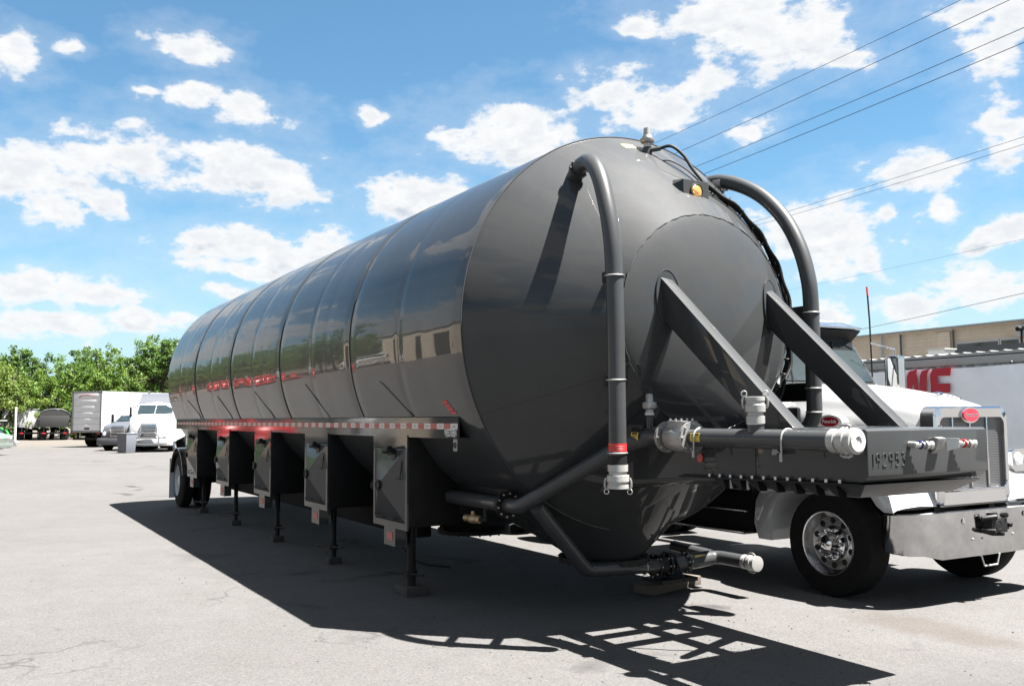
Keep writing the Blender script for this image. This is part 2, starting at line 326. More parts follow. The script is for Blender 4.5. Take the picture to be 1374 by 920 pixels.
def banner_mat():
    m = mat('white_vinyl_banner', (1.02, 1.05, 1.09), 0.6, var=0.12, vscale=1.2)
    nt = m.node_tree; N = nt.nodes; L = nt.links; b = N['Principled BSDF']
    tc = N.new('ShaderNodeTexCoord'); mp = N.new('ShaderNodeMapping'); mp.inputs['Scale'].default_value = (1, 1, 0.45); mp.inputs['Rotation'].default_value = (0, 0.5, 0)
    L.new(tc.outputs['Object'], mp.inputs[0])
    n = N.new('ShaderNodeTexNoise'); n.inputs['Scale'].default_value = 1.6; n.inputs['Detail'].default_value = 2; n.inputs['Distortion'].default_value = 1.0; L.new(mp.outputs[0], n.inputs[0])
    bp = N.new('ShaderNodeBump'); bp.inputs['Strength'].default_value = 0.6; bp.inputs['Distance'].default_value = 0.12
    L.new(n.outputs['Fac'], bp.inputs['Height']); L.new(bp.outputs[0], b.inputs['Normal'])
    return m
MT['banner'] = banner_mat()

def tape_mat():
    m = mat('red_white_reflective_tape', (0.6, 0.6, 0.6), 0.4); nt = m.node_tree; N = nt.nodes; L = nt.links; b = N['Principled BSDF']
    g = N.new('ShaderNodeNewGeometry'); sp = N.new('ShaderNodeSeparateXYZ'); L.new(g.outputs['Position'], sp.inputs[0])
    def mth(op, a, b_=None):
        n = N.new('ShaderNodeMath'); n.operation = op
        for i, x in enumerate((a, b_)):
            if x is None: continue
            if isinstance(x, (int, float)): n.inputs[i].default_value = x
            else: L.new(x, n.inputs[i])
        return n.outputs[0]
    st = 12.685/46
    ph = mth('FRACT', mth('DIVIDE', mth('ADD', sp.outputs[0], 19.93), st))       # one red and one white block per period
    red = mth('LESS_THAN', ph, 0.5)
    q = mth('FRACT', mth('MULTIPLY', ph, 2.0))
    pr = mth('MULTIPLY', mth('GREATER_THAN', q, 0.32), mth('LESS_THAN', q, 0.70))
    pr = mth('MULTIPLY', pr, mth('LESS_THAN', mth('ABSOLUTE', mth('SUBTRACT', sp.outputs[2], 1.676)), 0.0045))
    def mix(f, a, b_):
        n = N.new('ShaderNodeMix'); n.data_type = 'RGBA'; L.new(f, n.inputs[0])
        for i, x in ((6, a), (7, b_)):
            if isinstance(x, tuple): n.inputs[i].default_value = (*x, 1)
            else: L.new(x, n.inputs[i])
        return n.outputs[2]
    L.new(mix(pr, mix(red, (0.33, 0.315, 0.305), (0.22, 0.008, 0.012)), (0.07, 0.02, 0.02)), b.inputs['Base Color'])
    return m
MT['tape'] = tape_mat()

# ------------------------------------------------------------------ mesh helpers
class MB:
    def __init__(s): s.v = []; s.f = []
    def add(s, vs, fs):
        o = len(s.v); s.v += [tuple(v) for v in vs]; s.f += [tuple(i+o for i in f) for f in fs]; return s
    def box(s, x0, x1, y0, y1, z0, z1):
        return s.hexa([(x0,y0,z0),(x1,y0,z0),(x1,y1,z0),(x0,y1,z0),(x0,y0,z1),(x1,y0,z1),(x1,y1,z1),(x0,y1,z1)])
    def hexa(s, p):
        return s.add(p, [(0,3,2,1),(4,5,6,7),(0,1,5,4),(1,2,6,5),(2,3,7,6),(3,0,4,7)])
    def prism(s, pts, axis, a, b):
        # pts: 2-D outline; axis 'y' -> (x,z), 'x' -> (y,z), 'z' -> (x,y)
        def P(p, t): return {'y': (p[0], t, p[1]), 'x': (t, p[0], p[1]), 'z': (p[0], p[1], t)}[axis]
        n = len(pts); vs = [P(p, a) for p in pts] + [P(p, b) for p in pts]
        fs = [tuple(range(n)), tuple(range(2*n-1, n-1, -1))] + [(i, n+i, n+(i+1) % n, (i+1) % n) for i in range(n)]
        return s.add(vs, fs)
    def loft(s, rings, closed=True, caps=True):
        n = len(rings[0]); vs = [p for r in rings for p in r]; fs = []
        for k in range(len(rings)-1):
            for i in range(n if closed else n-1):
                j = (i+1) % n; fs.append((k*n+i, k*n+j, (k+1)*n+j, (k+1)*n+i))
        if caps: fs += [tuple(range(n-1, -1, -1)), tuple(range((len(rings)-1)*n, len(rings)*n))]
        return s.add(vs, fs)
    def lathe(s, prof, o=(0,0,0), axis=(0,0,1), seg=32, cap=True):
        o = Vector(o); ax = Vector(axis).normalized(); u = ax.orthogonal().normalized(); w = ax.cross(u); rings = []
        for t, r in prof:
            rings.append([o+ax*t+(u*math.cos(2*PI*i/seg)+w*math.sin(2*PI*i/seg))*max(r, 1e-4) for i in range(seg)])
        return s.loft(rings, True, cap)
    def cyl(s, a, b, r, seg=20, r2=None):
        a, b = Vector(a), Vector(b); return s.lathe([(0, r), ((b-a).length, r if r2 is None else r2)], a, b-a, seg)
    def tube(s, path, r, seg=16, caps=True):
        P = [Vector(p) for p in path]; n = len(P); T = []
        for i in range(n):
            t = (P[min(i+1, n-1)]-P[max(i-1, 0)]); T.append(t.normalized())
        u = T[0].orthogonal().normalized(); rings = []
        for i in range(n):
            if i: 
                q = T[i-1].rotation_difference(T[i]); u = q @ u
            u = (u-T[i]*u.dot(T[i])).normalized(); w = T[i].cross(u)
            rr = r(i/(n-1)) if callable(r) else r
            rings.append([P[i]+(u*math.cos(2*PI*k/seg)+w*math.sin(2*PI*k/seg))*rr for k in range(seg)])
        return s.loft(rings, True, caps)
    def torus(s, c, axis, R, r, seg=40, ss=8, a0=0, a1=2*PI):
        c = Vector(c); ax = Vector(axis).normalized(); u = ax.orthogonal().normalized(); w = ax.cross(u)
        full = abs(a1-a0-2*PI) < 1e-6; rings = []
        for i in range(seg + (0 if full else 1)):
            t = a0+(a1-a0)*i/seg; d = u*math.cos(t)+w*math.sin(t)
            rings.append([c+d*(R+r*math.cos(2*PI*k/ss))+ax*(r*math.sin(2*PI*k/ss)) for k in range(ss)])
        if full: rings.append(rings[0])
        return s.loft(rings, True, not full)
    def sphere(s, c, r, seg=12, sc=(1,1,1)):
        rings = []
        for j in range(seg//2+1):
            t = PI*j/(seg//2); rr = max(math.sin(t), 1e-3)
            rings.append([(c[0]+r*sc[0]*rr*math.cos(2*PI*i/seg), c[1]+r*sc[1]*rr*math.sin(2*PI*i/seg), c[2]-r*sc[2]*math.cos(t)) for i in range(seg)])
        return s.loft(rings)
    def build(s, name, material, parent=None, bevel=0.0, bseg=2, angle=32, origin=None, smooth=True, merge=True):
        me = bpy.data.meshes.new(name); me.from_pydata(s.v, [], s.f)
        bm = bmesh.new(); bm.from_mesh(me)
        if merge: bmesh.ops.remove_doubles(bm, verts=bm.verts, dist=1e-5)
        bmesh.ops.recalc_face_normals(bm, faces=bm.faces)
        if bevel > 0:
            es = [e for e in bm.edges if len(e.link_faces) == 2 and e.calc_face_angle(0) > math.radians(30)]
            bmesh.ops.bevel(bm, geom=es, offset=bevel, offset_type='OFFSET', segments=bseg, profile=0.6, affect='EDGES', clamp_overlap=True)
        if smooth:
            for f in bm.faces: f.smooth = True
            lim = math.radians(angle)
            for e in bm.edges:
                if len(e.link_faces) != 2 or e.calc_face_angle(0) > lim: e.smooth = False
        if origin is not None: bmesh.ops.translate(bm, verts=bm.verts, vec=-Vector(origin))
        bm.to_mesh(me); bm.free()
        me.materials.append(material)
        o = bpy.data.objects.new(name, me); COL.objects.link(o)
        if origin is not None: o.location = origin
        if parent is not None: put(o, parent)
        return o
def wloc(o):
    l = Matrix.Translation(o.location) @ o.rotation_euler.to_matrix().to_4x4()
    return wloc(o.parent) @ l if o.parent else l
def depth(o):
    return 0 if o.parent is None else 1+depth(o.parent)
def put(o, parent):
    if depth(parent) >= 2: parent = parent.parent
    # meshes are written in the same coordinates as their thing unless the thing was placed by an Empty with local parts
    o.parent = parent
    if WORLD_PARTS: o.location = Vector(o.location) - off(parent)
def off(p):
    v = Vector(p.location)
    return v + off(p.parent) if p.parent else v
WORLD_PARTS = True       # True: part coordinates are world coordinates; False: local to the thing
def tag(o, label=None, cat=None, group=None, kind=None):
    if label: o['label'] = label
    if cat: o['category'] = cat
    if group: o['group'] = group
    if kind: o['kind'] = kind
    return o
def thing(name, label, cat, loc=(0,0,0), rz=0, group=None):
    o = bpy.data.objects.new(name, None); COL.objects.link(o); o.location = loc; o.rotation_euler = (0, 0, rz)
    o.empty_display_size = 0.2
    return tag(o, label, cat, group)
def copy_tree(o, parent=None):
    c = o.copy(); COL.objects.link(c); c.parent = parent
    for ch in list(o.children): copy_tree(ch, c)
    return c
def arc(c, r, a0, a1, n, plane='xz'):
    out = []
    for i in range(n+1):
        a = a0+(a1-a0)*i/n
        p = (r*math.cos(a), r*math.sin(a))
        out.append({'xz': (c[0]+p[0], c[1], c[2]+p[1]), 'yz': (c[0], c[1]+p[0], c[2]+p[1]), 'xy': (c[0]+p[0], c[1]+p[1], c[2])}[plane])
    return out
def smooth_path(pts, n=8):
    P = [Vector(p) for p in pts]; P = [2*P[0]-P[1]] + P + [2*P[-1]-P[-2]]; out = []
    for i in range(1, len(P)-2):
        for k in range(n):
            t = k/n
            out.append(0.5*((2*P[i])+(-P[i-1]+P[i+1])*t+(2*P[i-1]-5*P[i]+4*P[i+1]-P[i+2])*t*t+(-P[i-1]+3*P[i]-3*P[i+1]+P[i+2])*t**3))
    out.append(P[-2]); return out
def bend_path(pts, r, n=8):
    # straight runs with rounded corners of radius r
    P = [Vector(p) for p in pts]; out = [P[0]]
    for i in range(1, len(P)-1):
        a = (P[i-1]-P[i]).normalized(); b = (P[i+1]-P[i]).normalized()
        ang = a.angle(b); t = min(r/math.tan(ang/2), 0.45*(P[i-1]-P[i]).length, 0.45*(P[i+1]-P[i]).length)
        p0, p1 = P[i]+a*t, P[i]+b*t
        for k in range(n+1):
            s = k/n; out.append((1-s)**2*p0+2*s*(1-s)*P[i]+s*s*p1)
    out.append(P[-1]); return out
def text_mesh(txt, size, mtl, name, parent, origin, xdir, updir, extrude=0.002, squash=1.0, font_bold=0.0):
    cu = bpy.data.curves.new(name, 'FONT'); cu.body = txt; cu.size = size; cu.extrude = extrude; cu.align_x = 'CENTER'; cu.align_y = 'CENTER'
    cu.offset = font_bold; cu.resolution_u = 3
    to = bpy.data.objects.new(name, cu); COL.objects.link(to)
    dg = bpy.context.evaluated_depsgraph_get(); dg.update()
    me = bpy.data.meshes.new_from_object(to.evaluated_get(dg)); bpy.data.objects.remove(to)
    xd = Vector(xdir).normalized(); ud = Vector(updir).normalized(); nd = xd.cross(ud)
    m = Matrix((xd*squash, ud, nd)).transposed().to_4x4(); me.transform(m)
    me.materials.clear(); me.materials.append(mtl)
    o = bpy.data.objects.new(name, me); COL.objects.link(o); o.location = origin
    if parent is not None: put(o, parent)
    return o
# ------------------------------------------------------------------ ground
def make_ground():
    b = MB(); b.add([(-900,-700,0),(400,-700,0),(400,700,0),(-900,700,0)], [(0,1,2,3)])
    g = b.build('asphalt_yard', MT['ground'], smooth=False); tag(g, kind='structure')
make_ground()
def make_gravel():
    rnd = random.Random(21); vs = []; fs = []
    for k in range(1500):
        x = rnd.uniform(-14, -2.0); y = rnd.uniform(-5.2, 3.5)
        if rnd.random() < 0.5: x = rnd.gauss(-5.6, 1.2); y = rnd.gauss(-0.4, 1.0)
        s = 0.003+0.011*rnd.random()**5; a = rnd.uniform(0, 6.28); o = len(vs)
        for q in range(4): vs.append((x+s*rnd.uniform(0.7,1.3)*math.cos(a+q*1.57), y+s*rnd.uniform(0.7,1.3)*math.sin(a+q*1.57), 0.0005))
        vs.append((x, y, s*rnd.uniform(0.6, 1.1))); fs += [(o,o+1,o+4),(o+1,o+2,o+4),(o+2,o+3,o+4),(o+3,o,o+4)]
    me = bpy.data.meshes.new('loose_gravel'); me.from_pydata(vs, [], fs); me.materials.append(mat('dark_gravel', (0.055, 0.052, 0.048), 0.9, var=0.5, vscale=3))
    o = bpy.data.objects.new('loose_gravel', me); COL.objects.link(o); tag(o, 'scattered small dark gravel lying on the asphalt', 'gravel', kind='stuff')
make_gravel()

# ------------------------------------------------------------------ the bulk tank trailer
ZC = 2.54; R = 1.83
XE, XR = -6.86, -20.13          # front and rear ring of the cylinder
XS, RS = -5.87, 0.905           # small ring where the dished head starts
TR = thing('tank_trailer', 'huge dark grey cylindrical bulk tank trailer parked across the middle of the yard', 'tank trailer', (-13, 0, 0))
RINGS = [XE, -9.50, -12.13, -14.80, -17.47]
def shell_r(x, a):
    d = 0
    for q in RINGS + [XR]:
        d += 0.0075*math.exp(-((x-q)/0.10)**2)
    for q in RINGS[1:] + [XR]:
        c = q+1.32
        d += 0.0045*math.exp(-((x-c)/0.06)**2)+0.0018*math.exp(-((x-c-0.55)/0.12)**2)
    w = 0.0020*math.sin(x*2.1+a*3)+0.0016*math.sin(x*4.7-a*5+1)+0.0007*math.sin(a*13+x*1.3)
    return R-d+w*0.7
def make_tank():
    seg = 160; xs = []
    x = XR
    while x < XE-1e-6:
        xs.append(x); x += 0.04
    xs.append(XE)
    rings = [[(x, shell_r(x, 2*PI*i/seg)*math.cos(2*PI*i/seg), ZC+shell_r(x, 2*PI*i/seg)*math.sin(2*PI*i/seg)) for i in range(seg)] for x in xs]
    sh = MB().loft(rings, True, False).build('tank_shell', MT['paint_smooth'], TR)
    cone = MB(); rr = []
    for k in range(41):
        t = k/40; x = XE+(XS-XE)*t; r = (R-0.006)+(RS-R)*t+0.045*math.sin(t*PI)
        if k == 0: r = R-0.007
        rr.append([(x, r*math.cos(2*PI*i/seg), ZC+r*math.sin(2*PI*i/seg)) for i in range(seg)])
    cone.loft(rr, True, False); cn = cone.build('front_cone', MT['paint'], TR)
    hd = MB(); prof = []
    for k in range(15):
        a = k/14*PI/2; s_ = max(0.001, math.cos(a)); prof.append((XS+0.16*(1-s_*s_)**0.9, RS*s_))
    hd.lathe([(p[0], p[1]) for p in prof], (0, 0, ZC), (1, 0, 0), 96, False); h = hd.build('front_head', MT['paint'], TR, angle=60)
    rh = MB(); rh.lathe([(-20.125-0.45*math.sin(k/12*PI/2), max(0.001, (R-0.012)*math.cos(k/12*PI/2)**0.8)) for k in range(13)], (0, 0, ZC), (1, 0, 0), 96, False)
    rh.build('rear_head', MT['paint_smooth'], TR, angle=60)
    # girth welds
    for q in RINGS:
        MB().torus((q, 0, ZC), (1, 0, 0), R-0.0035 if q != XE else R-0.002, 0.0058, 160, 6).build('weld_seam', MT['weld'], sh)
    w = MB(); pts = []
    for k in range(121):
        a = 2*PI*k/120; j = 0.006*math.sin(k*2.7)+0.004*math.sin(k*5.1)
        pts.append((XS+0.003*math.sin(k*1.9), (RS+0.004+j*0.6)*math.cos(a), ZC+(RS+0.004+j*0.6)*math.sin(a)))
    w.tube(pts, 0.0052, 6, False); w.build('weld_seam', MT['weld'], h)
    # diagonal seams low on the shell, one in each bay
    for (x0, z0, x1, z1) in [(-8.74,2.12,-8.23,1.80), (-11.11,2.17,-10.61,1.81), (-13.47,2.14,-12.93,1.83), (-15.82,2.13,-15.32,1.84), (-18.28,2.11,-17.66,1.86)]:
        p = []
        for k in range(11):
            t = k/10; x = x0+(x1-x0)*t; z = z0+(z1-z0)*(t**1.15); y = -math.sqrt(R*R-(z-ZC)**2)+0.001; p.append((x, y, z))
        x, y, z = p[-1]; p.append((x+0.03, -math.sqrt(R*R-(1.765-ZC)**2), 1.765))
        MB().tube(p, 0.0095, 6).build('weld_seam', MT['weld'], sh)
    # long seam on the cone
    def cp(x, a, o=0.0):
        t = (x-XE)/(XS-XE); r = (R-0.006)+(RS-R)*t+0.045*math.sin(t*PI)+o
        return (x, r*math.cos(a), ZC+r*math.sin(a))
    MB().tube([cp(XE+(XS-XE)*k/12, PI+0.43+0.02*k/12, 0.0) for k in range(13)], 0.004, 6).build('weld_seam', MT['weld'], cn)
    # hopper cones under the tank
    def hullr(x): return R-0.004 if x <= XE else (R-0.010)+(RS-R)*(x-XE)/(XS-XE)
    def top_curve(x0, front):
        T_ = []
        def hz(x, y): return ZC-math.sqrt(max(0.0, hullr(x)**2-y*y))
        def hy(x, z): return math.sqrt(max(0.0, hullr(x)**2-(z-ZC)**2))
        half = []
        if front:
            for k in range(13):
                x = -5.96+(XE+5.96)*k/12; z = 1.645-0.15*math.sin(PI*min(1, k/12))+0.10*(k/12); half.append((x, hy(x, z) if k else 0.0, z if k else ZC-hullr(x)+0.0))
            for x in (-7.1, -7.5, -7.9, -8.3, -8.55): half.append((x, hy(x, 1.70), 1.70))
        else:
            for k in range(9):
                y = 1.50*math.sin(PI/2*k/8); half.append((x0+1.30, y, hz(x0+1.30, y)))
            for q in (1.1, 0.7, 0.35, 0, -0.35, -0.7, -1.1): half.append((x0+q, hy(x0+q, 1.62), 1.62))
        for k in range(9):
            y = 1.50*math.cos(PI/2*k/8); half.append((x0-1.30, y, hz(x0-1.30, y)))
        return half + [(x, -y, z) for x, y, z in half[-2:0:-1]]
    for hi, x0 in enumerate((-7.42, -10.10, -12.75, -15.40)):
        T_ = top_curve(x0, hi == 0); rb = 0.36; zb = 0.42; rings = []
        B_ = [(x0+rb*math.cos(math.atan2(y, x-x0)), rb*math.sin(math.atan2(y, x-x0)), zb) for x, y, z in T_]
        for k in range(9):
            t = k/8; rings.append([tuple(b[c]+(t_[c]-b[c])*t for c in range(3)) for b, t_ in zip(B_, T_)])
        rings.insert(0, [(x0+(b[0]-x0)*0.95, b[1]*0.95, 0.40) for b in B_])
        o = MB().loft(rings).build('hopper', MT['paint'], TR, angle=20)
        m = MB().lathe([(0.375, 0.44), (0.425, 0.44)], (x0, 0, 0), (0, 0, 1), 48)
        for k in range(20):
            a = 2*PI*k/20; m.cyl((x0+0.41*math.cos(a), 0.41*math.sin(a), 0.36), (x0+0.41*math.cos(a), 0.41*math.sin(a), 0.445), 0.011, 8)
        m.build('outlet_flange', MT['dark'], o)
    # side skirts
    for s in (-1, 1):
        m = MB(); y = s*1.652
        m.box(-19.97, -7.235, min(y, y+s*0.012), max(y, y+s*0.012), 1.568, 1.755)
        m.box(-19.97, -7.235, min(y-s*0.11, y-s*0.001), max(y-s*0.11, y-s*0.001), 1.568, 1.58)
        m.box(-19.97, -7.235, min(y-s*0.13, y), max(y-s*0.13, y), 1.757, 1.765)
        sk = m.build('side_skirt', MT['paint'], TR, smooth=False)
        if s == -1:
            yy = -1.6665; n = 46; L0, L1 = -19.93, -7.245; st = (L1-L0)/(2*n)
            MB().box(L0, L1, yy, yy+0.0018, 1.650, 1.702).build('reflective_tape', MT['tape'], sk, smooth=False)
    # frame rails and cross members under the tank
    for s in (-1, 1):
        MB().box(-20.3, -7.3, s*1.05-0.08, s*1.05+0.08, 1.02, 1.32).build('frame_rail', MT['dark'], TR, bevel=0.01)
    MB().box(-19.0, -9.6, -0.98, -0.80, 0.42, 0.98).build('shade_filler_block', MT['tyre'], TR, bevel=0.02)  # added black block that deepens the shade between hoppers and leg housings
    for x in (-8.72, -11.05, -13.43, -15.85, -18.3): MB().box(x-0.07, x+0.07, -1.5, 1.5, 1.05, 1.28).build('cross_member', MT['dark'], TR)
    return sh, cn, h
shell, cone, head = make_tank()

def make_labels():
    # maker's plate, tag and red sticker near the front end of the skirt
    o = MB().box(-7.50, -7.262, -1.6675, -1.665, 1.575, 1.648).build('maker_plate', MT['black'], TR, smooth=False)
    text_mesh('WESTERN', 0.088, MT['whitelabel'], 'plate_lettering', o, (-7.381, -1.6688, 1.618), (1,0,0), (0,0,1), 0.0006, 0.60, 0.0025)
    m = MB()
    for k in range(13):
        a = -7.47+k*0.0145; m.box(a, a+0.009, -1.6688, -1.6676, 1.580+0.010*math.sin(PI*k/12), 1.586+0.010*math.sin(PI*k/12))
    m.build('plate_arch', MT['whitelabel'], o, smooth=False)
    g = MB().box(-7.315, -7.240, -1.674, -1.670, 1.462, 1.566).build('tag_plate', mat('tag_grey', (0.20, 0.19, 0.18), 0.5), TR, smooth=False)
    MB().torus((-7.278, -1.676, 1.513), (0, 1, 0), 0.020, 0.006, 24, 6).build('tag_ring', MT['black'], g)
    # red sticker lying on the curved shell
    m = MB(); 
    def sp(x, z): return (x, -math.sqrt((R+0.004)**2-(z-ZC)**2), z)
    for k in range(4):
        z0 = 1.785+0.031*k; z1 = z0+0.022; dx = -0.03*k
        m.add([sp(-7.33+dx-0.03, z0), sp(-7.24+dx-0.01, z0), sp(-7.25+dx-0.01, z1), sp(-7.34+dx-0.03, z1)], [(0,1,2,3)])
    m.build('red_warning_sticker', MT['redlabel'], shell, smooth=False)
make_labels()

# ---- landing-leg housings along the side
def leg_housing(xc, first):
    x0, x1 = xc-0.43, xc+0.43; y = -1.655
    hs = MB().box(x0, x1, y, y+0.55, 0.70, 1.568).build('leg_housing', MT['dark'], TR, bevel=0.008)
    # framed face
    m = MB(); yf = y-0.018
    m.box(x0, x1, yf, y-0.001, 1.46, 1.585); m.box(x0, x1, yf, y-0.001, 0.67, 0.735)
    m.box(x0, x0+0.05, yf, y-0.001, 0.735, 1.46); m.box(x1-0.05, x1, yf, y-0.001, 0.735, 1.46)
    m.build('face_frame', MT['paint'], hs, smooth=False)
    m = MB(); a, b = x0+0.055, x1-0.055; c, d = 0.745, 1.45; cx, cz, py = (a+b)/2-0.05, (c+d)/2-0.01, y-0.125
    m.add([(a,yf+0.004,c),(b,yf+0.004,c),(b,yf+0.004,d),(a,yf+0.004,d),(cx,py,cz)], [(0,1,4),(1,2,4),(2,3,4),(3,0,4)])
    dr = m.build('door_panel', MT['paint'], hs, smooth=False)
    MB().torus((cx, py-0.002, cz), (0,1,0), 0.046, 0.011, 28, 8).lathe([(0,0.042),(0.004,0.042)], (cx, py-0.004, cz), (0,1,0), 20).build('door_handle_ring', MT['black'], dr)
    # latch at the top and hinges, hasps
    m = MB().box(xc-0.10, xc+0.16, yf-0.05, yf-0.001, 1.40, 1.45); m.cyl((xc+0.02, yf-0.07, 1.43), (xc+0.17, yf-0.07, 1.45), 0.032, 14)
    m.box(xc+0.10, xc+0.21, yf-0.03, yf, 1.33, 1.40); m.build('latch', MT['black'], hs, bevel=0.004)
    m = MB().tube([(b-0.21, yf-0.008, 1.33), (b-0.21, yf-0.03, 1.33), (b-0.21, yf-0.03, 1.16), (b-0.05, yf-0.03, 1.16), (b-0.05, yf-0.008, 1.34)], 0.006, 6)
    m.build('wire_latch', MT['black'], hs); m = MB()
    m.tube([(a+0.03, yf-0.02, 0.775), (a+0.18, yf-0.05, 0.76), (a+0.30, yf-0.02, 0.775)], 0.006, 6)
    m.build('wire_latch', MT['black'], hs); m = MB()
    m.tube([(a+0.48, yf-0.02, 0.765), (a+0.57, yf-0.05, 0.76), (a+0.62, yf-0.02, 0.775)], 0.006, 6)
    m.build('wire_latch', MT['black'], hs)
    # bracket below with a red sticker
    bp = MB().box(xc-0.14, xc+0.14, y-0.016, y+0.10, 0.49, 0.669).build('lower_bracket', MT['paint'], hs, smooth=False)
    MB().box(xc-0.065, xc+0.075, y-0.019, y-0.017, 0.545, 0.625).build('bracket_sticker', mat('dull_red_sticker', (0.42, 0.10, 0.09), 0.6) if first else bpy.data.materials['dull_red_sticker'], bp, smooth=False)
    # the leg: inner tube, crank bar, wooden foot
    yl = y+0.20
    lg = MB().cyl((xc+0.05, yl, 0.08), (xc+0.05, yl, 0.70), 0.044 if first else 0.034, 18).build('landing_leg', MT['dark'], hs)
    m = MB().cyl((xc-0.30, yl-0.12, 0.185), (xc+0.30, yl+0.02, 0.215), 0.011, 8); m.cyl((xc+0.05, yl, 0.17), (xc+0.05, yl, 0.23), 0.060, 16)
    m.build('crank_bar', MT['dark'], lg)
    (MB().box(xc-0.11, xc+0.21, yl-0.12, yl+0.12, 0.001, 0.085) if first else MB().box(xc-0.03, xc+0.13, yl-0.08, yl+0.08, 0.001, 0.081)).build('foot_block', MT['wood_grey'], lg, bevel=0.008)
for i, xc in enumerate((-8.74, -11.05, -13.44, -15.86, -18.31)): leg_housing(xc, i == 0)
MB().tube(smooth_path([(-9.15,-1.25,0.75),(-9.2,-1.35,0.45),(-8.9,-1.3,0.28),(-8.55,-1.1,0.25)],8), 0.012, 8).build('air_hose', MT['rubber'], TR)

# ---- rear axle
def dual_wheel(x, s, parent, name='wheel'):
    for k in range(2):
        y = s*(1.68-0.34*k); yi = y-s*0.27
        prof = [(0, 0.30), (0.02, 0.42), (0.035, 0.50), (0.06, 0.528), (0.21, 0.528), (0.235, 0.50), (0.25, 0.42), (0.27, 0.30)]
        t = MB().lathe(prof, (x, y, 0.53), (0, -s, 0), 56, False).build(name, MT['tyre'], parent)
        if k == 0:
            m = MB().lathe([(0.0,0.305),(0.012,0.315),(0.03,0.30),(0.035,0.28),(0.11,0.25),(0.12,0.12),(0.05,0.11),(0.03,0.05),(0.03,0.001)], (x, y-s*(-0.004), 0.53), (0, -s, 0), 48, False)
            m.build('rim', MT['white_rim'], t)
for s in (-1, 1): dual_wheel(-19.72, s, TR)
MB().cyl((-19.72, -1.3, 0.53), (-19.72, 1.3, 0.53), 0.07, 16).box(-19.85, -19.6, -1.0, -0.85, 0.5, 1.1).box(-19.85, -19.6, 0.85, 1.0, 0.5, 1.1).build('axle', MT['dark'], TR)
def fender(x, s):
    m = MB(); y0, y1 = s*1.70, s*1.02
    o = [(x+0.66*math.cos(a), 0.53+0.66*math.sin(a)) for a in [math.radians(12+156*k/20) for k in range(21)]]
    i = [(x+0.645*math.cos(a), 0.53+0.645*math.sin(a)) for a in [math.radians(12+156*k/20) for k in range(21)]]
    rings = [[(p[0], y0, p[1]), (q[0], y0, q[1]), (q[0], y1, q[1]), (p[0], y1, p[1])] for p, q in zip(o, i)]
    m.loft(rings); m.build('wheel_fender', MT['chrome_rim'], TR)
    MB().box(x-0.70, x-0.69, min(y0, y1), max(y0, y1), 0.14, 0.95).build('mud_flap', mat('mud_flap_white', (0.45, 0.48, 0.52), 0.6) if s < 0 else bpy.data.materials['mud_flap_white'], TR)
fender(-19.72, -1); fender(-19.72, 1)
MB().box(-20.35, -20.25, -1.25, 1.25, 0.55, 0.66).box(-20.34, -20.26, -0.7, -0.6, 0.66, 1.1).box(-20.34, -20.26, 0.6, 0.7, 0.66, 1.1).build('rear_guard', MT['dark'], TR)
m = MB(); m.box(-13.0, -12.7, -0.12, 0.12, 4.345, 4.36); m.cyl((-12.85, -0.05, 4.36), (-12.85, -0.05, 4.46), 0.02, 8); m.sphere((-12.85,-0.05,4.47), 0.04, 8)
m.cyl((-12.95, 0.06, 4.36), (-12.95, 0.06, 4.42), 0.03, 8); m.build('top_fitting', MT['black'], TR)

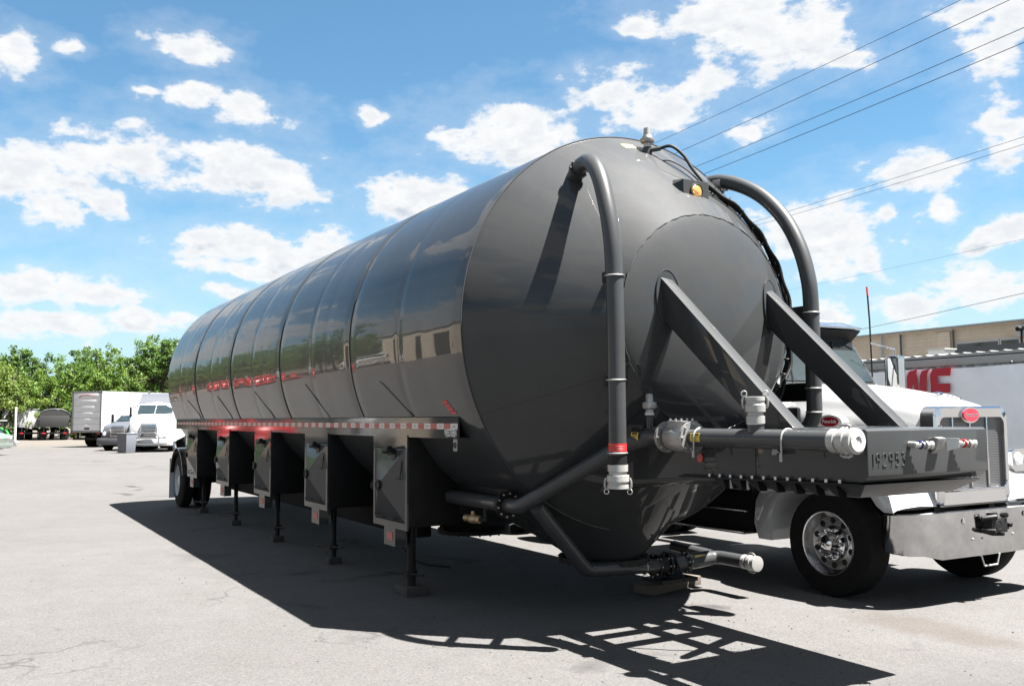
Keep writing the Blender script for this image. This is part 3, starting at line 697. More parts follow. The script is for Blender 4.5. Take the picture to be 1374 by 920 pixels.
# ---- gooseneck and struts
def make_gooseneck():
    g = MB(); g.prism([(-4.77, 1.315), (-3.88, 1.335), (-3.83, 1.38), (-3.83, 1.655), (-3.85, 1.665), (-4.77, 1.665)], 'y', -0.60, 0.60)
    gn = g.build('gooseneck_nose', MT['paint'], TR, bevel=0.012)
    for (a, b) in ((-0.60, -0.53), (0.53, 0.60)): MB().prism([(-6.6, 1.20), (-5.30, 1.30), (-4.772, 1.315), (-4.772, 1.663), (-6.6, 1.663)], 'y', a, b).build('gooseneck_rail', MT['paint'], TR, bevel=0.008)
    MB().box(-6.3, -4.775, 0.04, 0.11, 1.40, 1.65).build('centre_beam', MT['dark'], TR)
    for x in (-5.99, -5.72, -5.41): MB().box(x-0.035, x+0.045, -0.528, 0.528, 1.42, 1.64).build('gooseneck_crossbar', MT['dark'], TR)
    MB().prism([(-4.86, -0.30), (-4.92, -0.25), (-5.22, 0.52), (-5.12, 0.52)], 'z', 1.46, 1.58).build('diagonal_brace', MT['dark'], TR)
    MB().tube([(-5.35,-0.45,1.60),(-5.1,-0.2,1.55),(-4.95,0.0,1.5),(-4.8,0.2,1.55)], 0.012, 6).build('air_hose', MT['rubber'], TR)
    # lower tray with chamfered ends and the bolted rail
    t = MB(); z0, z1 = 1.235, 1.325
    t.hexa([(-4.8,-0.50,z0),(-3.98,-0.50,z0),(-3.98,0.42,z0),(-4.8,0.42,z0),(-4.8,-0.598,z1),(-3.86,-0.598,z1),(-3.86,0.585,z1),(-4.8,0.585,z1)])
    tr = t.build('coupler_tray', MT['paint'], TR, bevel=0.006)
    r = MB().hexa([(-5.55,-0.635,1.29),(-3.90,-0.635,1.318),(-3.90,-0.602,1.318),(-5.55,-0.602,1.29),(-5.55,-0.635,1.302),(-3.90,-0.635,1.33),(-3.90,-0.602,1.33),(-5.55,-0.602,1.302)])
    for k in range(7):
        x = -5.15+k*0.17; z = 1.298+0.02*(x+5.5)/1.6
        r.prism([(x-0.05, z-0.005), (x+0.05, z-0.005), (x+0.075, z-0.075), (x+0.06, z-0.075)], 'y', -0.60, -0.53)
    rl = r.build('bolt_rail', MT['dark'], tr, smooth=False)
    for k in range(12):
        x = -5.22+k*0.108; z = 1.302+0.017*(x+5.5)
        MB().cyl((x, -0.619, z), (x, -0.619, z+0.022), 0.011, 6).build('rail_bolt', MT['zinc'], rl, smooth=False)
    # weld-bead serial number on the front face
    digs = {'1': [[(0.5,1),(0.5,0)]], '9': [[(0.85,0.55),(0.3,0.5),(0.12,0.72),(0.3,0.97),(0.7,0.98),(0.85,0.75),(0.8,0.35),(0.6,0)]],
            '2': [[(0.1,0.75),(0.3,0.98),(0.7,0.98),(0.85,0.7),(0.5,0.35),(0.1,0.03),(0.9,0.03)]],
            '5': [[(0.9,1),(0.15,1)],[(0.17,1),(0.15,0.57)],[(0.15,0.57),(0.6,0.6),(0.87,0.33),(0.6,0.03),(0.1,0.05)]], '3': [[(0.1,1),(0.85,0.98),(0.45,0.6),(0.85,0.4),(0.7,0.05),(0.1,0.02)]]}
    m = MB(); y = -0.562
    for ch in '192953':
        w = 0.012 if ch == '1' else 0.040
        for st in digs[ch]:
            P = smooth_path([(-3.828, y+(u if ch != '1' else 0.5)*w, 1.435+v*0.078) for u, v in st], 5)
            m.tube(P, 0.0042, 6)
        y += w+0.0195
    m.build('serial_number', MT['paint'], gn)
    # glad-hand couplings
    def gh(y, col, extra):
        b = MB().cyl((-3.83, y-0.05, 1.565), (-3.78, y-0.045, 1.565), 0.020, 14)
        b.cyl((-3.79, y-0.055, 1.565), (-3.77, y+0.035, 1.560), 0.019, 14).lathe([(0,0.027),(0.012,0.027),(0.014,0.021),(0.03,0.021),(0.032,0.026),(0.05,0.026)], (-3.765, y+0.02, 1.56), (0.25, 1, 0), 16)
        o = b.build('air_coupling', MT['zinc'], gn)
        MB().box(-3.80, -3.765, y-0.03, y+0.005, 1.577, 1.590).torus((-3.778, y-0.008, 1.562), (0,1,0), 0.022, 0.006, 16, 6).build('coupling_band', col, o)
    gh(-0.16, mat('blue_band', (0.02, 0.02, 0.12), 0.4), 0); gh(0.28, MT['redlabel'], 0)
    m = MB(); m.prism([(-3.83,1.50),(-3.79,1.53),(-3.765,1.60),(-3.80,1.608),(-3.83,1.60)], 'y', 0.0, 0.075)
    so = m.build('power_socket', MT['alu'], gn, bevel=0.005)
    MB().hexa([(-3.76,0.070,1.52),(-3.70,0.10,1.54),(-3.70,0.104,1.60),(-3.765,0.074,1.605),(-3.756,0.072,1.52),(-3.696,0.104,1.54),(-3.696,0.108,1.60),(-3.761,0.076,1.605)]).build('socket_lid', MT['whitelabel'], so, smooth=False)
    MB().cyl((-5.33,-0.601,1.44), (-5.33,-0.612,1.44), 0.032, 20).build('side_marker', MT['red'], gn)
    MB().box(-4.60, -4.52, -0.70, -0.601, 1.49, 1.55).build('pipe_bracket', MT['paint'], gn, smooth=False)
    # diagonal struts
    for (y0, y1, pts) in ((-0.58, -0.47, [(-5.86, 2.934), (-4.43, 1.666), (-4.74, 1.666), (-5.86, 2.60)]), (0.58, 0.69, [(-5.86, 2.89), (-4.49, 1.666), (-4.78, 1.666), (-5.86, 2.58)])):
        st = MB().prism(pts, 'y', y0, y1).build('diagonal_strut', MT['paint'], TR, bevel=0.008)
        yc = (y0+y1)/2
        pad = []
        for k in range(28):
            a = 2*PI*k/28; yy = yc+0.105*math.cos(a); zz = 2.70+0.23*math.sin(a)
            pad.append((yy, zz))
        def hx(yy, zz):
            r = min(math.hypot(yy, zz-ZC)/RS, 0.999)
            return XS+0.16*(1-r*r)**0.9
        m = MB(); n = len(pad)
        m.loft([[(hx(p[0], p[1])-0.01, p[0], p[1]) for p in pad], [(hx(p[0], p[1])+0.012, p[0], p[1]) for p in pad]])
        m.tube([(hx(p[0], p[1])+0.012, p[0], p[1]) for p in pad+pad[:1]], 0.004, 6); m.build('strut_pad', MT['paint'], st)
    # belly plate behind the gooseneck down to the first hopper
    MB().hexa([(-7.0,-0.75,1.0),(-6.15,-0.60,1.20),(-6.15,0.60,1.20),(-7.0,0.75,1.0),(-7.0,-0.9,1.65),(-6.15,-0.60,1.66),(-6.15,0.60,1.66),(-7.0,0.9,1.65)]).build('neck_box', MT['paint'], TR, bevel=0.01)
make_gooseneck()

# ---- pipework
def camlock(o, axis, r, name, parent, arms=True, cap=True, white=True):
    ax = Vector(axis).normalized()
    prof = [(0, r*1.0), (0.0, r*1.12), (0.05, r*1.12), (0.052, r*0.98), (0.075, r*0.98), (0.078, r*1.22), (0.125, r*1.25), (0.13, r*1.12), (0.15, r*1.12), (0.152, r*1.2), (0.178, r*1.2), (0.18, r*1.05 if cap else r*0.9)]
    b = MB().lathe(prof, o, axis, 36); c = b.build(name, MT['alu_white'] if white else MT['alu'], parent, bevel=0)
    if arms:
        u = ax.orthogonal().normalized()
        if abs(ax.z) < 0.5: u = Vector((0, 0, 1))
        fl = 0.55 if abs(ax.z) < 0.5 else 1.0
        for s in (-1, 1):
            p = Vector(o)+ax*0.10*fl+u*s*r*1.28
            MB().tube([p, p+ax*0.02+u*s*0.010, p+ax*0.06+u*s*0.012, p+ax*0.085+u*s*0.002], 0.009, 8).build('cam_arm', MT['alu'], c)
            MB().torus(p+ax*0.102*fl+u*s*0.0, ax.cross(u), 0.018, 0.004, 20, 6).build('pull_ring', MT['zinc'], c)
    return c
def clamp(c, axis, r, parent, mt='zinc', th=0.006):
    MB().torus(c, axis, r+th*0.8, th, 40, 8).build('pipe_clamp', MT[mt], parent)
def flange(c, axis, r, th, n, parent, mtl='pipe', bolt='zinc', name='flange'):
    ax = Vector(axis).normalized(); u = ax.orthogonal().normalized(); w = ax.cross(u); c = Vector(c)
    f = MB().lathe([(-th/2, r), (th/2, r)], c, ax, 40).build(name, MT[mtl], parent)
    for k in range(n):
        a = 2*PI*k/n; p = c+(u*math.cos(a)+w*math.sin(a))*(r*0.87)
        MB().cyl(p-ax*(th/2+0.014), p+ax*(th/2+0.014), 0.0095, 6).build('flange_bolt', MT[bolt], f, smooth=False)
    return f
def make_pipes():
    r = 0.069
    # near riser
    P = smooth_path([(-6.62,-0.86,3.80),(-6.38,-0.93,3.87),(-6.12,-1.01,3.83),(-5.93,-1.06,3.66),(-5.80,-1.085,3.38),(-5.735,-1.09,3.10),(-5.715,-1.09,2.8)], 8)+[Vector((-5.71,-1.09,2.4)), Vector((-5.71,-1.09,1.42))]
    v = MB().tube(P, r, 28).build('riser_pipe', MT['pipe'], TR)
    MB().cyl((-5.71,-1.09,1.46),(-5.71,-1.09,1.36), r*1.03, 28).build('rubber_sleeve', MT['rubber'], v)
    camlock((-5.71,-1.09,1.39), (0,0,-1), r, 'hose_coupler', v)
    MB().lathe([(0, r+0.0015), (0.06, r+0.0015)], (-5.71,-1.09,1.49), (0,0,1), 32, False).build('red_band', MT['redlabel'], v)
    k = MB()
    for z in (1.505, 1.518, 1.530):
        k.torus((-5.71,-1.09,z), (0,0,1), r+0.0016, 0.0012, 32, 4)
    k.build('band_print', mat('dark_red_print', (0.25, 0.01, 0.01), 0.5), v)
    clamp((-5.71,-1.09,1.478), (0,0,1), r, v)
    flange((-6.43,-0.915,3.86), (0.24,-0.07,0.05), r*1.25, 0.03, 8, v, 'pipe', 'weld')
    for z in (2.83, 2.03):
        clamp((-5.715,-1.09,z), (0,0,1), r, v)
        d = Vector((-0.78, 0.62, 0)); n_ = Vector((0.62, 0.78, 0)); c = Vector((-5.715, -1.09, z)); L_ = 0.40 if z > 2.5 else 0.45
        vs = []
        for zz in (-0.085, 0.085):
            for (t, w_) in ((0.04, -0.055), (L_, -0.055), (L_, -0.045), (0.04, -0.045)): q = c+d*t+n_*w_; vs.append((q.x, q.y, z+zz))
        MB().hexa(vs).build('riser_bracket', MT['dark'], v, smooth=False)
        q = c-n_*0.075; MB().box(q.x-0.02, q.x+0.03, q.y-0.01, q.y+0.02, z-0.05, z+0.03).build('clamp_lug', MT['dark'], v)
    # far riser with elbow
    P = smooth_path([(-6.95,0.84,4.03),(-6.67,0.95,4.035),(-6.34,1.05,3.87),(-6.06,1.09,3.60),(-5.87,1.10,3.28),(-5.77,1.10,2.95),(-5.75,1.10,2.65)], 8)+[Vector((-5.75,1.10,2.2))]+bend_path([(-5.75,1.10,2.1),(-5.75,1.10,1.62),(-6.25,1.0,1.52)], 0.3, 10)
    v = MB().tube(P, r, 28).build('riser_pipe', MT['pipe'], TR)
    f = MB().lathe([(0, r*1.12),(0.08, r*1.12)], (-6.74,0.93,4.025), (0.24,0.08,-0.03), 24)
    for k in range(8): f.cyl((-6.73,0.94+0.075*math.cos(k*0.8),4.02+0.075*math.sin(k*0.8)), (-6.67,0.96+0.078*math.cos(k*0.8),4.01+0.078*math.sin(k*0.8)), 0.012, 6)
    f.build('riser_joint', MT['alu'], v)
    clamp((-5.75,1.10,2.66), (0,0,1), r, v); clamp((-5.75,1.10,1.99), (0,0,1), r, v); clamp((-5.75,1.10,1.78), (0,0,1), r, v)
    MB().box(-6.45, -5.78, 1.09, 1.10, 2.57, 2.73).box(-6.45, -5.78, 1.02, 1.10, 2.565, 2.575).build('riser_bracket', MT['paint'], v)
    MB().box(-6.6, -5.78, 1.09, 1.10, 1.88, 2.04).box(-6.6, -5.78, 1.02, 1.10, 1.875, 1.885).build('riser_bracket', MT['dark'], v)
    # main line: low run, bend up, long horizontal line with its capped end
    y = -0.78; r2 = 0.066
    P = bend_path([(-10.3,-1.2,0.975),(-6.98,-1.2,0.98),(-5.96,-0.83,1.53),(-5.72,-0.75,1.595),(-5.50,-0.74,1.597)], 0.26, 10)
    a = MB().tube(P, r2, 28).build('air_line', MT['pipe'], TR)
    flange((-7.21,-1.2,0.98), (1,0,0), 0.118, 0.05, 10, a, 'dark')
    MB().cyl((-7.60,-1.2,0.80),(-7.60,-1.2,0.93), 0.022, 12).cyl((-7.60,-1.2,0.81),(-7.70,-1.22,0.81), 0.025, 12).build('drain_branch', MT['dark'], a)
    q = MB().lathe([(0,0.03),(0.03,0.04),(0.06,0.03),(0.10,0.045),(0.16,0.045),(0.19,0.028),(0.25,0.034)], (-7.66,-1.22,0.81), (-1,-0.1,0), 16); q.cyl((-7.79,-1.23,0.81),(-7.79,-1.23,0.88),0.018,10)
    q.build('brass_valve', mat('aged_brass', (0.30, 0.21, 0.12), 0.4, metal=0.6), a)
    y = -0.72
    # swing check valve
    vb = MB().lathe([(0,0.068),(0.02,0.085),(0.06,0.102),(0.14,0.108),(0.22,0.098),(0.26,0.075)], (-5.53,y-0.02,1.595), (1,0,0), 36)
    vb.prism([(-5.46,1.66),(-5.30,1.66),(-5.28,1.715),(-5.45,1.722)], 'y', y-0.09, y+0.05)
    vo = vb.build('check_valve', MT['alu'], TR, bevel=0.003)
    for x in (-5.545, -5.265): flange((x,y-0.02,1.595), (1,0,0), 0.118, 0.022, 8, vo, 'alu', 'zinc')
    bb = MB()
    for x in (-5.44,-5.38,-5.32):
        for yy in (y-0.075, y+0.035): bb.cyl((x,yy,1.715),(x,yy,1.735),0.009,6)
    bb.build('cover_bolt', MT['zinc'], vo, smooth=False)
    hz = MB().cyl((-5.25,y-0.02,1.595), (-3.96,y-0.02,1.595), r2, 32).build('delivery_pipe', MT['pipe'], TR)
    MB().cyl((-4.62,y-0.02,1.64),(-4.62,y-0.02,1.70), 0.056, 24).build('branch_stub', MT['pipe'], hz)
    camlock((-4.62,y-0.02,1.70), (0,0,1), 0.056, 'top_coupler', hz)
    MB().lathe([(0,0.0585),(0.035,0.0585)], (-4.62,y-0.02,1.692), (0,0,1), 28, False).build('white_collar', MT['whitelabel'], hz)
    c = camlock((-3.97,y-0.02,1.595), (1,0,0), r2, 'end_cap_coupler', hz)
    MB().lathe([(0,0.062),(0.012,0.062),(0.013,0.03),(0.006,0.028)], (-3.792,y-0.02,1.595), (1,0,0), 32).build('cap_disc', MT['whitelabel'], c)
    MB().tube([(-3.785,y-0.005,1.655),(-3.780,y-0.012,1.625),(-3.780,y-0.02,1.595)], 0.003, 6).build('cap_wire', MT['gutter'], c)
    for x in (-5.17, -4.33):
        m = MB().tube([(x-0.02,y-0.10,1.52),(x,y-0.09,1.50),(x,y-0.088,1.595)]+arc((x,y-0.02,1.595), 0.070, PI, 0.35, 14, 'yz'), 0.0065, 8)
        m.cyl((x,y-0.095,1.505),(x,y-0.095,1.455),0.010,8); m.build('u_bolt', MT['alu_white'], hz)
    # sticker labels on the pipes
    for (x0, x1, par, yy) in ((-5.86,-5.77,a,-0.78),(-5.21,-5.11,hz,y-0.02)):
        m = MB(); k = MB(); n = 8; rr = r2+0.0018
        for (mm, a0, a1, xa, xb, dr) in ((m, 150, 202, x0, x1, 0), (k, 153, 165, x0+0.012, x1-0.012, 0.0008), (k, 172, 176, x0+0.012, x1-0.012, 0.0008), (k, 181, 185, x0+0.012, x1-0.03, 0.0008), (k, 190, 194, x0+0.012, x1-0.012, 0.0008)):
            rings = [[(xx, yy+(rr+dr)*math.cos(math.radians(a0+(a1-a0)*j/n)), 1.595+(rr+dr)*math.sin(math.radians(a0+(a1-a0)*j/n))) for j in range(n+1)] for xx in (xa, xb)]
            mm.loft(rings, False, False)
        lb = m.build('yellow_caution_label', MT['yellow'], par); k.build('label_print', MT['black'], lb)
    # small relief valve on the line
    rv = MB().lathe([(0,0.026),(0.12,0.026)], (-5.73,-0.76,1.655), (0,0,1), 20).build('valve_stem', MT['pipe'], a)
    MB().lathe([(0,0.034),(0.03,0.030),(0.04,0.052),(0.05,0.055),(0.085,0.055),(0.09,0.034),(0.10,0.030),(0.15,0.028),(0.155,0.001)], (-5.73,-0.76,1.775), (0,0,1), 28, False).build('relief_valve', MT['alu'], rv)
    MB().lathe([(0,0.036),(0.018,0.036)], (-5.73,-0.76,1.762), (0,0,1), 24, False).build('white_collar', MT['whitelabel'], rv)
    MB().tube(smooth_path([(-5.74,-0.70,1.79),(-5.9,-0.7,1.80),(-6.0,-0.78,1.7),(-6.02,-0.8,1.6)],6), 0.007, 6).build('vent_hose', MT['rubber'], rv)
    # discharge line under the first hopper, valve and capped spout beyond it
    P = bend_path([(-6.80,-1.14,0.99),(-7.00,-0.50,0.38),(-7.10,0.15,0.34),(-7.25,0.60,0.30)], 0.22, 10)
    d = MB().tube(P, 0.066, 28).build('discharge_pipe', MT['pipe'], TR)
    clamp((-7.14,0.26,0.33), (0.05,1,0), 0.066, d)
    va = MB().lathe([(0,0.10),(0.10,0.10)], (-7.25,0.50,0.30), (0,1,0), 32).box(-7.31,-7.19,0.60,0.72,0.22,0.38)
    vo2 = va.build('butterfly_valve', MT['dark'], d, bevel=0.004)
    for yy in (0.48, 0.62): flange((-7.25,yy,0.30), (0,1,0), 0.115, 0.02, 8, vo2, 'dark')
    MB().tube([(-7.17,0.52,0.44),(-7.10,0.60,0.42),(-7.02,0.66,0.18)], 0.011, 8).build('valve_lever', MT['black'], vo2)
    sp = MB().tube(bend_path([(-7.25,0.70,0.30),(-7.22,1.27,0.33),(-6.72,1.27,0.33)], 0.10, 10), lambda t: 0.085-0.019*min(1, t*6), 28).build('spout', MT['pipe'], TR)
    flange((-7.24,0.86,0.31), (0,1,0.05), 0.108, 0.024, 10, sp, 'pipe')
    MB().tube(bend_path([(-7.9,1.27,0.36),(-7.3,1.27,0.33)],0.1), 0.06, 24).build('spout_branch', MT['pipe'], sp)
    camlock((-6.84,1.27,0.33), (1,0,0), 0.062, 'spout_coupler', sp)
    m = MB(); m.box(-7.185,-7.17,0.93,1.06,0.325,0.375); m.build('pale_label', MT['paleyellow'], sp, smooth=False)
    MB().box(-7.40,-7.10,0.45,0.9,0.145,0.18).build('pipe_cradle', MT['dark'], d)
make_pipes()
wb = MB().box(-0.13, 0.13, -0.42, 0.42, 0.0, 0.09).build('timber_block', MT['wood'], None, bevel=0.008)
wb.location = (-7.56, 0.90, 0.0); wb.rotation_euler = (0, 0, 0.28)
tag(wb, 'weathered timber block on the asphalt under the silver-capped discharge spout', 'wood block')

# ---- fittings on the top of the cone
def make_top():
    b = MB().lathe([(-0.06,0.055),(0.05,0.045),(0.07,0.03)], (-6.65,0,4.175), (0.25,0,1), 24); b.cyl((-6.62,0.0,4.20),(-6.55,0.08,4.21),0.022,12)
    st = b.build('valve_stem', MT['pipe'], TR)
    MB().lathe([(0,0.034),(0.035,0.036),(0.04,0.060),(0.05,0.066),(0.075,0.066),(0.08,0.050),(0.10,0.046),(0.105,0.038),(0.175,0.034),(0.18,0.001)], (-6.64,0,4.235), (0.02,0,1), 30, False).build('relief_valve', MT['alu'], st)
    MB().lathe([(0,0.037),(0.014,0.037)], (-6.64,0,4.232), (0,0,1), 24, False).build('white_collar', MT['whitelabel'], st)
    # lamp in its bent-plate housing
    bx = MB(); bx.hexa([(-6.36,-0.20,3.70),(-6.10,-0.045,3.60),(-6.10,0.245,3.60),(-6.36,0.245,3.62),(-6.50,-0.045,3.86),(-6.10,-0.045,3.81),(-6.10,0.245,3.81),(-6.50,0.245,3.86)])
    hb = bx.build('lamp_housing', MT['paint'], TR, smooth=False, bevel=0.004)
    MB().torus((-6.096,0.10,3.712), (1,0,0), 0.066, 0.008, 32, 8).build('lamp_rim', MT['black'], hb)
    MB().lathe([(0,0.062),(0.012,0.05),(0.018,0.02),(0.02,0.001)], (-6.099,0.10,3.712), (1,0,0), 28, False).build('amber_lamp', MT['amber'], hb)
    lb = MB(); 
    lb.add([(-6.74,-0.16,4.213),(-6.70,-0.06,4.227),(-6.66,-0.055,4.190),(-6.69,-0.155,4.170)], [(0,1,2,3)]); 
    def cr(x, a, o): 
        t = (x-XE)/(XS-XE); r = (R-0.006)+(RS-R)*t+0.045*math.sin(t*PI)+o; return (x, r*math.sin(a), ZC+r*math.cos(a))
    lb = MB(); n = 6
    lb.loft([[cr(-6.74,-0.135+0.075*j/n,0.003) for j in range(n+1)], [cr(-6.68,-0.13+0.075*j/n,0.003) for j in range(n+1)]], False, False)
    lb.build('pale_label', MT['paleyellow'], cone)
    # cable bundle round the far side of the head
    def cab(off_a, off_r, rad, a0, a1, x0, x1, name, n=40, wob=0.01, seedv=0.0):
        P = []
        for k in range(n+1):
            t = k/n; a = a0+(a1-a0)*t; x = x0+(x1-x0)*t
            tt = (x-XE)/(XS-XE); r = (R-0.006)+(RS-R)*tt+0.03+off_r+wob*math.sin(k*0.9+seedv)
            P.append((x+off_a, r*math.sin(a), ZC+r*math.cos(a)))
        return MB().tube(P, rad, 8).build(name, MT['rubber'], TR)
    A = math.radians
    c1 = MB().tube(smooth_path([(-6.56,0.07,4.21),(-6.47,0.14,4.22),(-6.40,0.22,4.13),(-6.34,0.27,4.0),(-6.26,0.33,3.86)],8), 0.015, 10).build('valve_cable', MT['rubber'], TR)
    MB().tube(smooth_path([(-6.61,0.02,4.15),(-6.56,0.06,4.10),(-6.5,0.16,4.09),(-6.40,0.25,4.0),(-6.30,0.31,3.88)],8), 0.006, 6).build('thin_cable', MT['rubber'], TR)
    cab(0.02, 0.03, 0.022, A(13), A(150), -6.25, -5.97, 'cable_bundle', 60, 0.008)
    cab(0.045, 0.035, 0.016, A(14), A(150), -6.22, -5.95, 'cable_bundle', 60, 0.012, 2.0)
    cab(0.005, 0.025, 0.010, A(12), A(150), -6.30, -5.99, 'cable_bundle', 60, 0.010, 4.0)
    for k in range(17):
        t = (k+0.5)/17; a = A(14+134*t); x = -6.24+0.27*t+0.025; tt = (x-XE)/(XS-XE); r = (R-0.006)+(RS-R)*tt+0.065
        o = MB().torus((x, r*math.sin(a), ZC+r*math.cos(a)), (0, math.cos(a), -math.sin(a)), 0.030, 0.006, 12, 6)
        o.cyl((x, r*math.sin(a), ZC+r*math.cos(a)), (x+0.01, (r+0.055)*math.sin(a), ZC+(r+0.055)*math.cos(a)), 0.006, 6)
        o.build('cable_tie', MT['rubber'], TR)
make_top()
# ------------------------------------------------------------------ the white truck beside the tank
def front_wheel(x, s, parent, yo, r=0.51, rim='chrome_rim', w=0.30):
    prof = [(0.0,0.30),(0.01,0.36),(0.0,0.44),(0.012,0.495),(0.035,r-0.008),(0.05,r),(w-0.05,r),(w-0.035,r-0.008),(w-0.01,0.49),(w,0.42),(w,0.30)]
    t = MB().lathe(prof, (x, yo, r), (0, -s, 0), 72, False).build('wheel', MT['tyre'], parent)
    for g in (0.09, 0.15, 0.21):
        pass
    ax = (0, -s, 0)
    m = MB().lathe([(0.002,0.312),(-0.008,0.308),(-0.004,0.296),(0.02,0.285),(0.05,0.272),(0.085,0.255),(0.088,0.17),(0.075,0.165)], (x, yo, r), ax, 64, False)
    rm = m.build('rim', MT[rim], t)
    for k in range(10):
        a = 2*PI*(k+0.5)/10; c = (x+0.215*math.cos(a), yo-s*(0.0865), r+0.215*math.sin(a))
        MB().cyl(c, (c[0], c[1]+s*0.002, c[2]), 0.031, 20).build('hand_hole', MT['black'], t)
    hb = MB().lathe([(0.075,0.165),(0.055,0.16),(0.05,0.10),(0.0,0.085),(-0.03,0.075),(-0.045,0.05),(-0.05,0.001)], (x, yo, r), ax, 48, False).build('hub_cap', MT['chrome'], t)
    for k in range(10):
        a = 2*PI*k/10; c = Vector((x+0.135*math.cos(a), yo-s*0.058, r+0.135*math.sin(a)))
        MB().lathe([(0,0.021),(0.03,0.019),(0.05,0.013),(0.056,0.001)], c, (0, s, 0), 14).build('lug_nut', MT['chrome'], t)
    return t
def make_truck():
    T = thing('truck_tractor', 'white day-cab semi truck with chrome grille and bumper parked behind the tank trailer gooseneck', 'truck', (-8.5, 3.1, 0))
    yc = 3.10
    # hood loft: x, half width top, half width bottom, top z, shoulder z, bottom z
    secs = [(-5.64,0.50,0.56,1.83,1.66,0.98),(-5.72,0.545,0.60,1.872,1.69,0.98),(-5.90,0.57,0.63,1.925,1.72,0.98),(-6.2,0.60,0.68,1.995,1.76,0.98),(-6.6,0.66,0.76,2.065,1.80,0.98),(-7.0,0.73,0.83,2.105,1.84,0.98),(-7.42,0.80,0.89,2.13,1.87,0.98)]
    rings = []
    for (x, wt, wb_, zt, zs, zb) in secs:
        pr = []
        for s in (-1, 1):
            seq = [(wb_, zb), (wb_, zb+0.3), (wb_*0.5+wt*0.5+0.02, zs-0.12), (wt*0.98, zs), (wt*0.93, zs+(zt-zs)*0.42), (wt*0.80, zs+(zt-zs)*0.74), (wt*0.55, zs+(zt-zs)*0.92), (wt*0.25, zs+(zt-zs)*0.985)]
            seq = [(x, yc+s*a, z) for a, z in seq]
            pr += seq if s < 0 else [(x, yc, zt)] + seq[::-1]
        rings.append(pr)
    hood = MB().loft(rings).build('hood', MT['white'], T, angle=40)
    sb = hood.modifiers.new('s', 'SUBSURF'); sb.levels = 1; sb.render_levels = 2
    # badge on each side
    for s in (-1, 1):
        yb = yc+s*0.80
        m = MB().loft([[(-6.60+0.155*math.cos(a), yb-s*0.06, 1.685+0.072*math.sin(a)) for a in [2*PI*k/36 for k in range(36)]], [(-6.60+0.155*math.cos(a), yb+s*0.035, 1.685+0.072*math.sin(a)) for a in [2*PI*k/36 for k in range(36)]]])
        bz = m.build('side_badge', MT['whitelabel'], hood)
        m = MB().loft([[(-6.60+0.115*math.cos(a), yb+s*0.03, 1.685+0.05*math.sin(a)) for a in [2*PI*k/36 for k in range(36)]], [(-6.60+0.115*math.cos(a), yb+s*0.042, 1.685+0.05*math.sin(a)) for a in [2*PI*k/36 for k in range(36)]]])
        be = m.build('badge_oval', MT['badge'], bz)
        text_mesh('Peterbilt', 0.052, MT['whitelabel'], 'badge_script', be, (-6.60, yb+s*0.0435, 1.687), (-s, 0, 0), (0, 0, 1), 0.0008, 1.0)
        # flat black block on the hood side behind it
        MB().box(-7.35, -7.0, yc+s*0.80, yc+s*0.86, 1.52, 1.84).build('hood_black_panel', MT['black'], hood, bevel=0.03)
    # ornament
    MB().tube([(-5.95,yc,1.955),(-5.85,yc,1.955),(-5.74,yc,1.93),(-5.70,yc,1.91)], 0.010, 8).add([(-5.98,yc-0.06,1.967),(-5.86,yc-0.01,1.962),(-5.86,yc+0.01,1.962),(-5.98,yc+0.06,1.967),(-5.94,yc,1.985)], [(0,1,4),(1,2,4),(2,3,4),(3,0,4)]).build('hood_ornament', MT['chrome'], hood)
    # grille surround
    def rr(y0, y1, z0, z1, r, crown=0.0, n=8):
        P = []
        for (cx, cz, a0) in ((y1-r, z1-r, 0), (y0+r, z1-r, 90), (y0+r, z0+r, 180), (y1-r, z0+r, 270)):
            for k in range(n+1):
                a = math.radians(a0+90*k/n); yy = cx+r*math.cos(a); zz = cz+r*math.sin(a)
                if cz > (z0+z1)/2: zz += crown*(1-((yy-(y0+y1)/2)/((y1-y0)/2))**2)
                P.append((yy, zz))
        return P
    Y0, Y1, Z0, Z1 = yc-0.575, yc+0.575, 0.88, 1.82
    out = rr(Y0, Y1, Z0, Z1, 0.09, 0.035); inn = rr(Y0+0.075, Y1-0.06, Z0+0.15, Z1-0.10, 0.07, 0.02); mid = rr(Y0+0.02, Y1-0.02, Z0+0.02, Z1-0.02, 0.09, 0.035)
    m = MB(); X = -5.58
    m.loft([[(X-0.16, y, z) for y, z in out], [(X-0.02, y, z) for y, z in out], [(X, y, z) for y, z in mid], [(X-0.005, y, z) for y, z in inn], [(X-0.06, y, z) for y, z in inn]], True, False)
    gs = m.build('grille_surround', MT['chrome'], T, angle=40)
    MB().prism(inn, 'x', X-0.065, X-0.045).build('grille_mesh', MT['grille'], gs, smooth=False)
    for y in (yc-0.27, yc, yc+0.27): MB().box(X-0.05, X-0.028, y-0.011, y+0.011, Z0+0.155, Z1-0.09).build('grille_bar', MT['chrome'], gs, bevel=0.004)
    MB().tube([(X+0.002, y, z) for y, z in inn[len(inn)//2-1:]], 0.013, 8).build('grille_trim', MT['chrome'], gs)
    cy, cz = yc-0.05, Z1-0.075
    o = MB().loft([[(X-0.06, cy+0.14*math.cos(a), cz+0.078*math.sin(a)) for a in [2*PI*k/36 for k in range(36)]], [(X+0.012, cy+0.14*math.cos(a), cz+0.078*math.sin(a)) for a in [2*PI*k/36 for k in range(36)]]]).build('grille_badge', MT['chrome'], gs)
    e = MB().loft([[(X+0.005, cy+0.118*math.cos(a), cz+0.064*math.sin(a)) for a in [2*PI*k/36 for k in range(36)]], [(X+0.024, cy+0.118*math.cos(a), cz+0.064*math.sin(a)) for a in [2*PI*k/36 for k in range(36)]]]).build('badge_oval', mat('bright_red_enamel', (0.42, 0.008, 0.03), 0.2, coat=1), o)
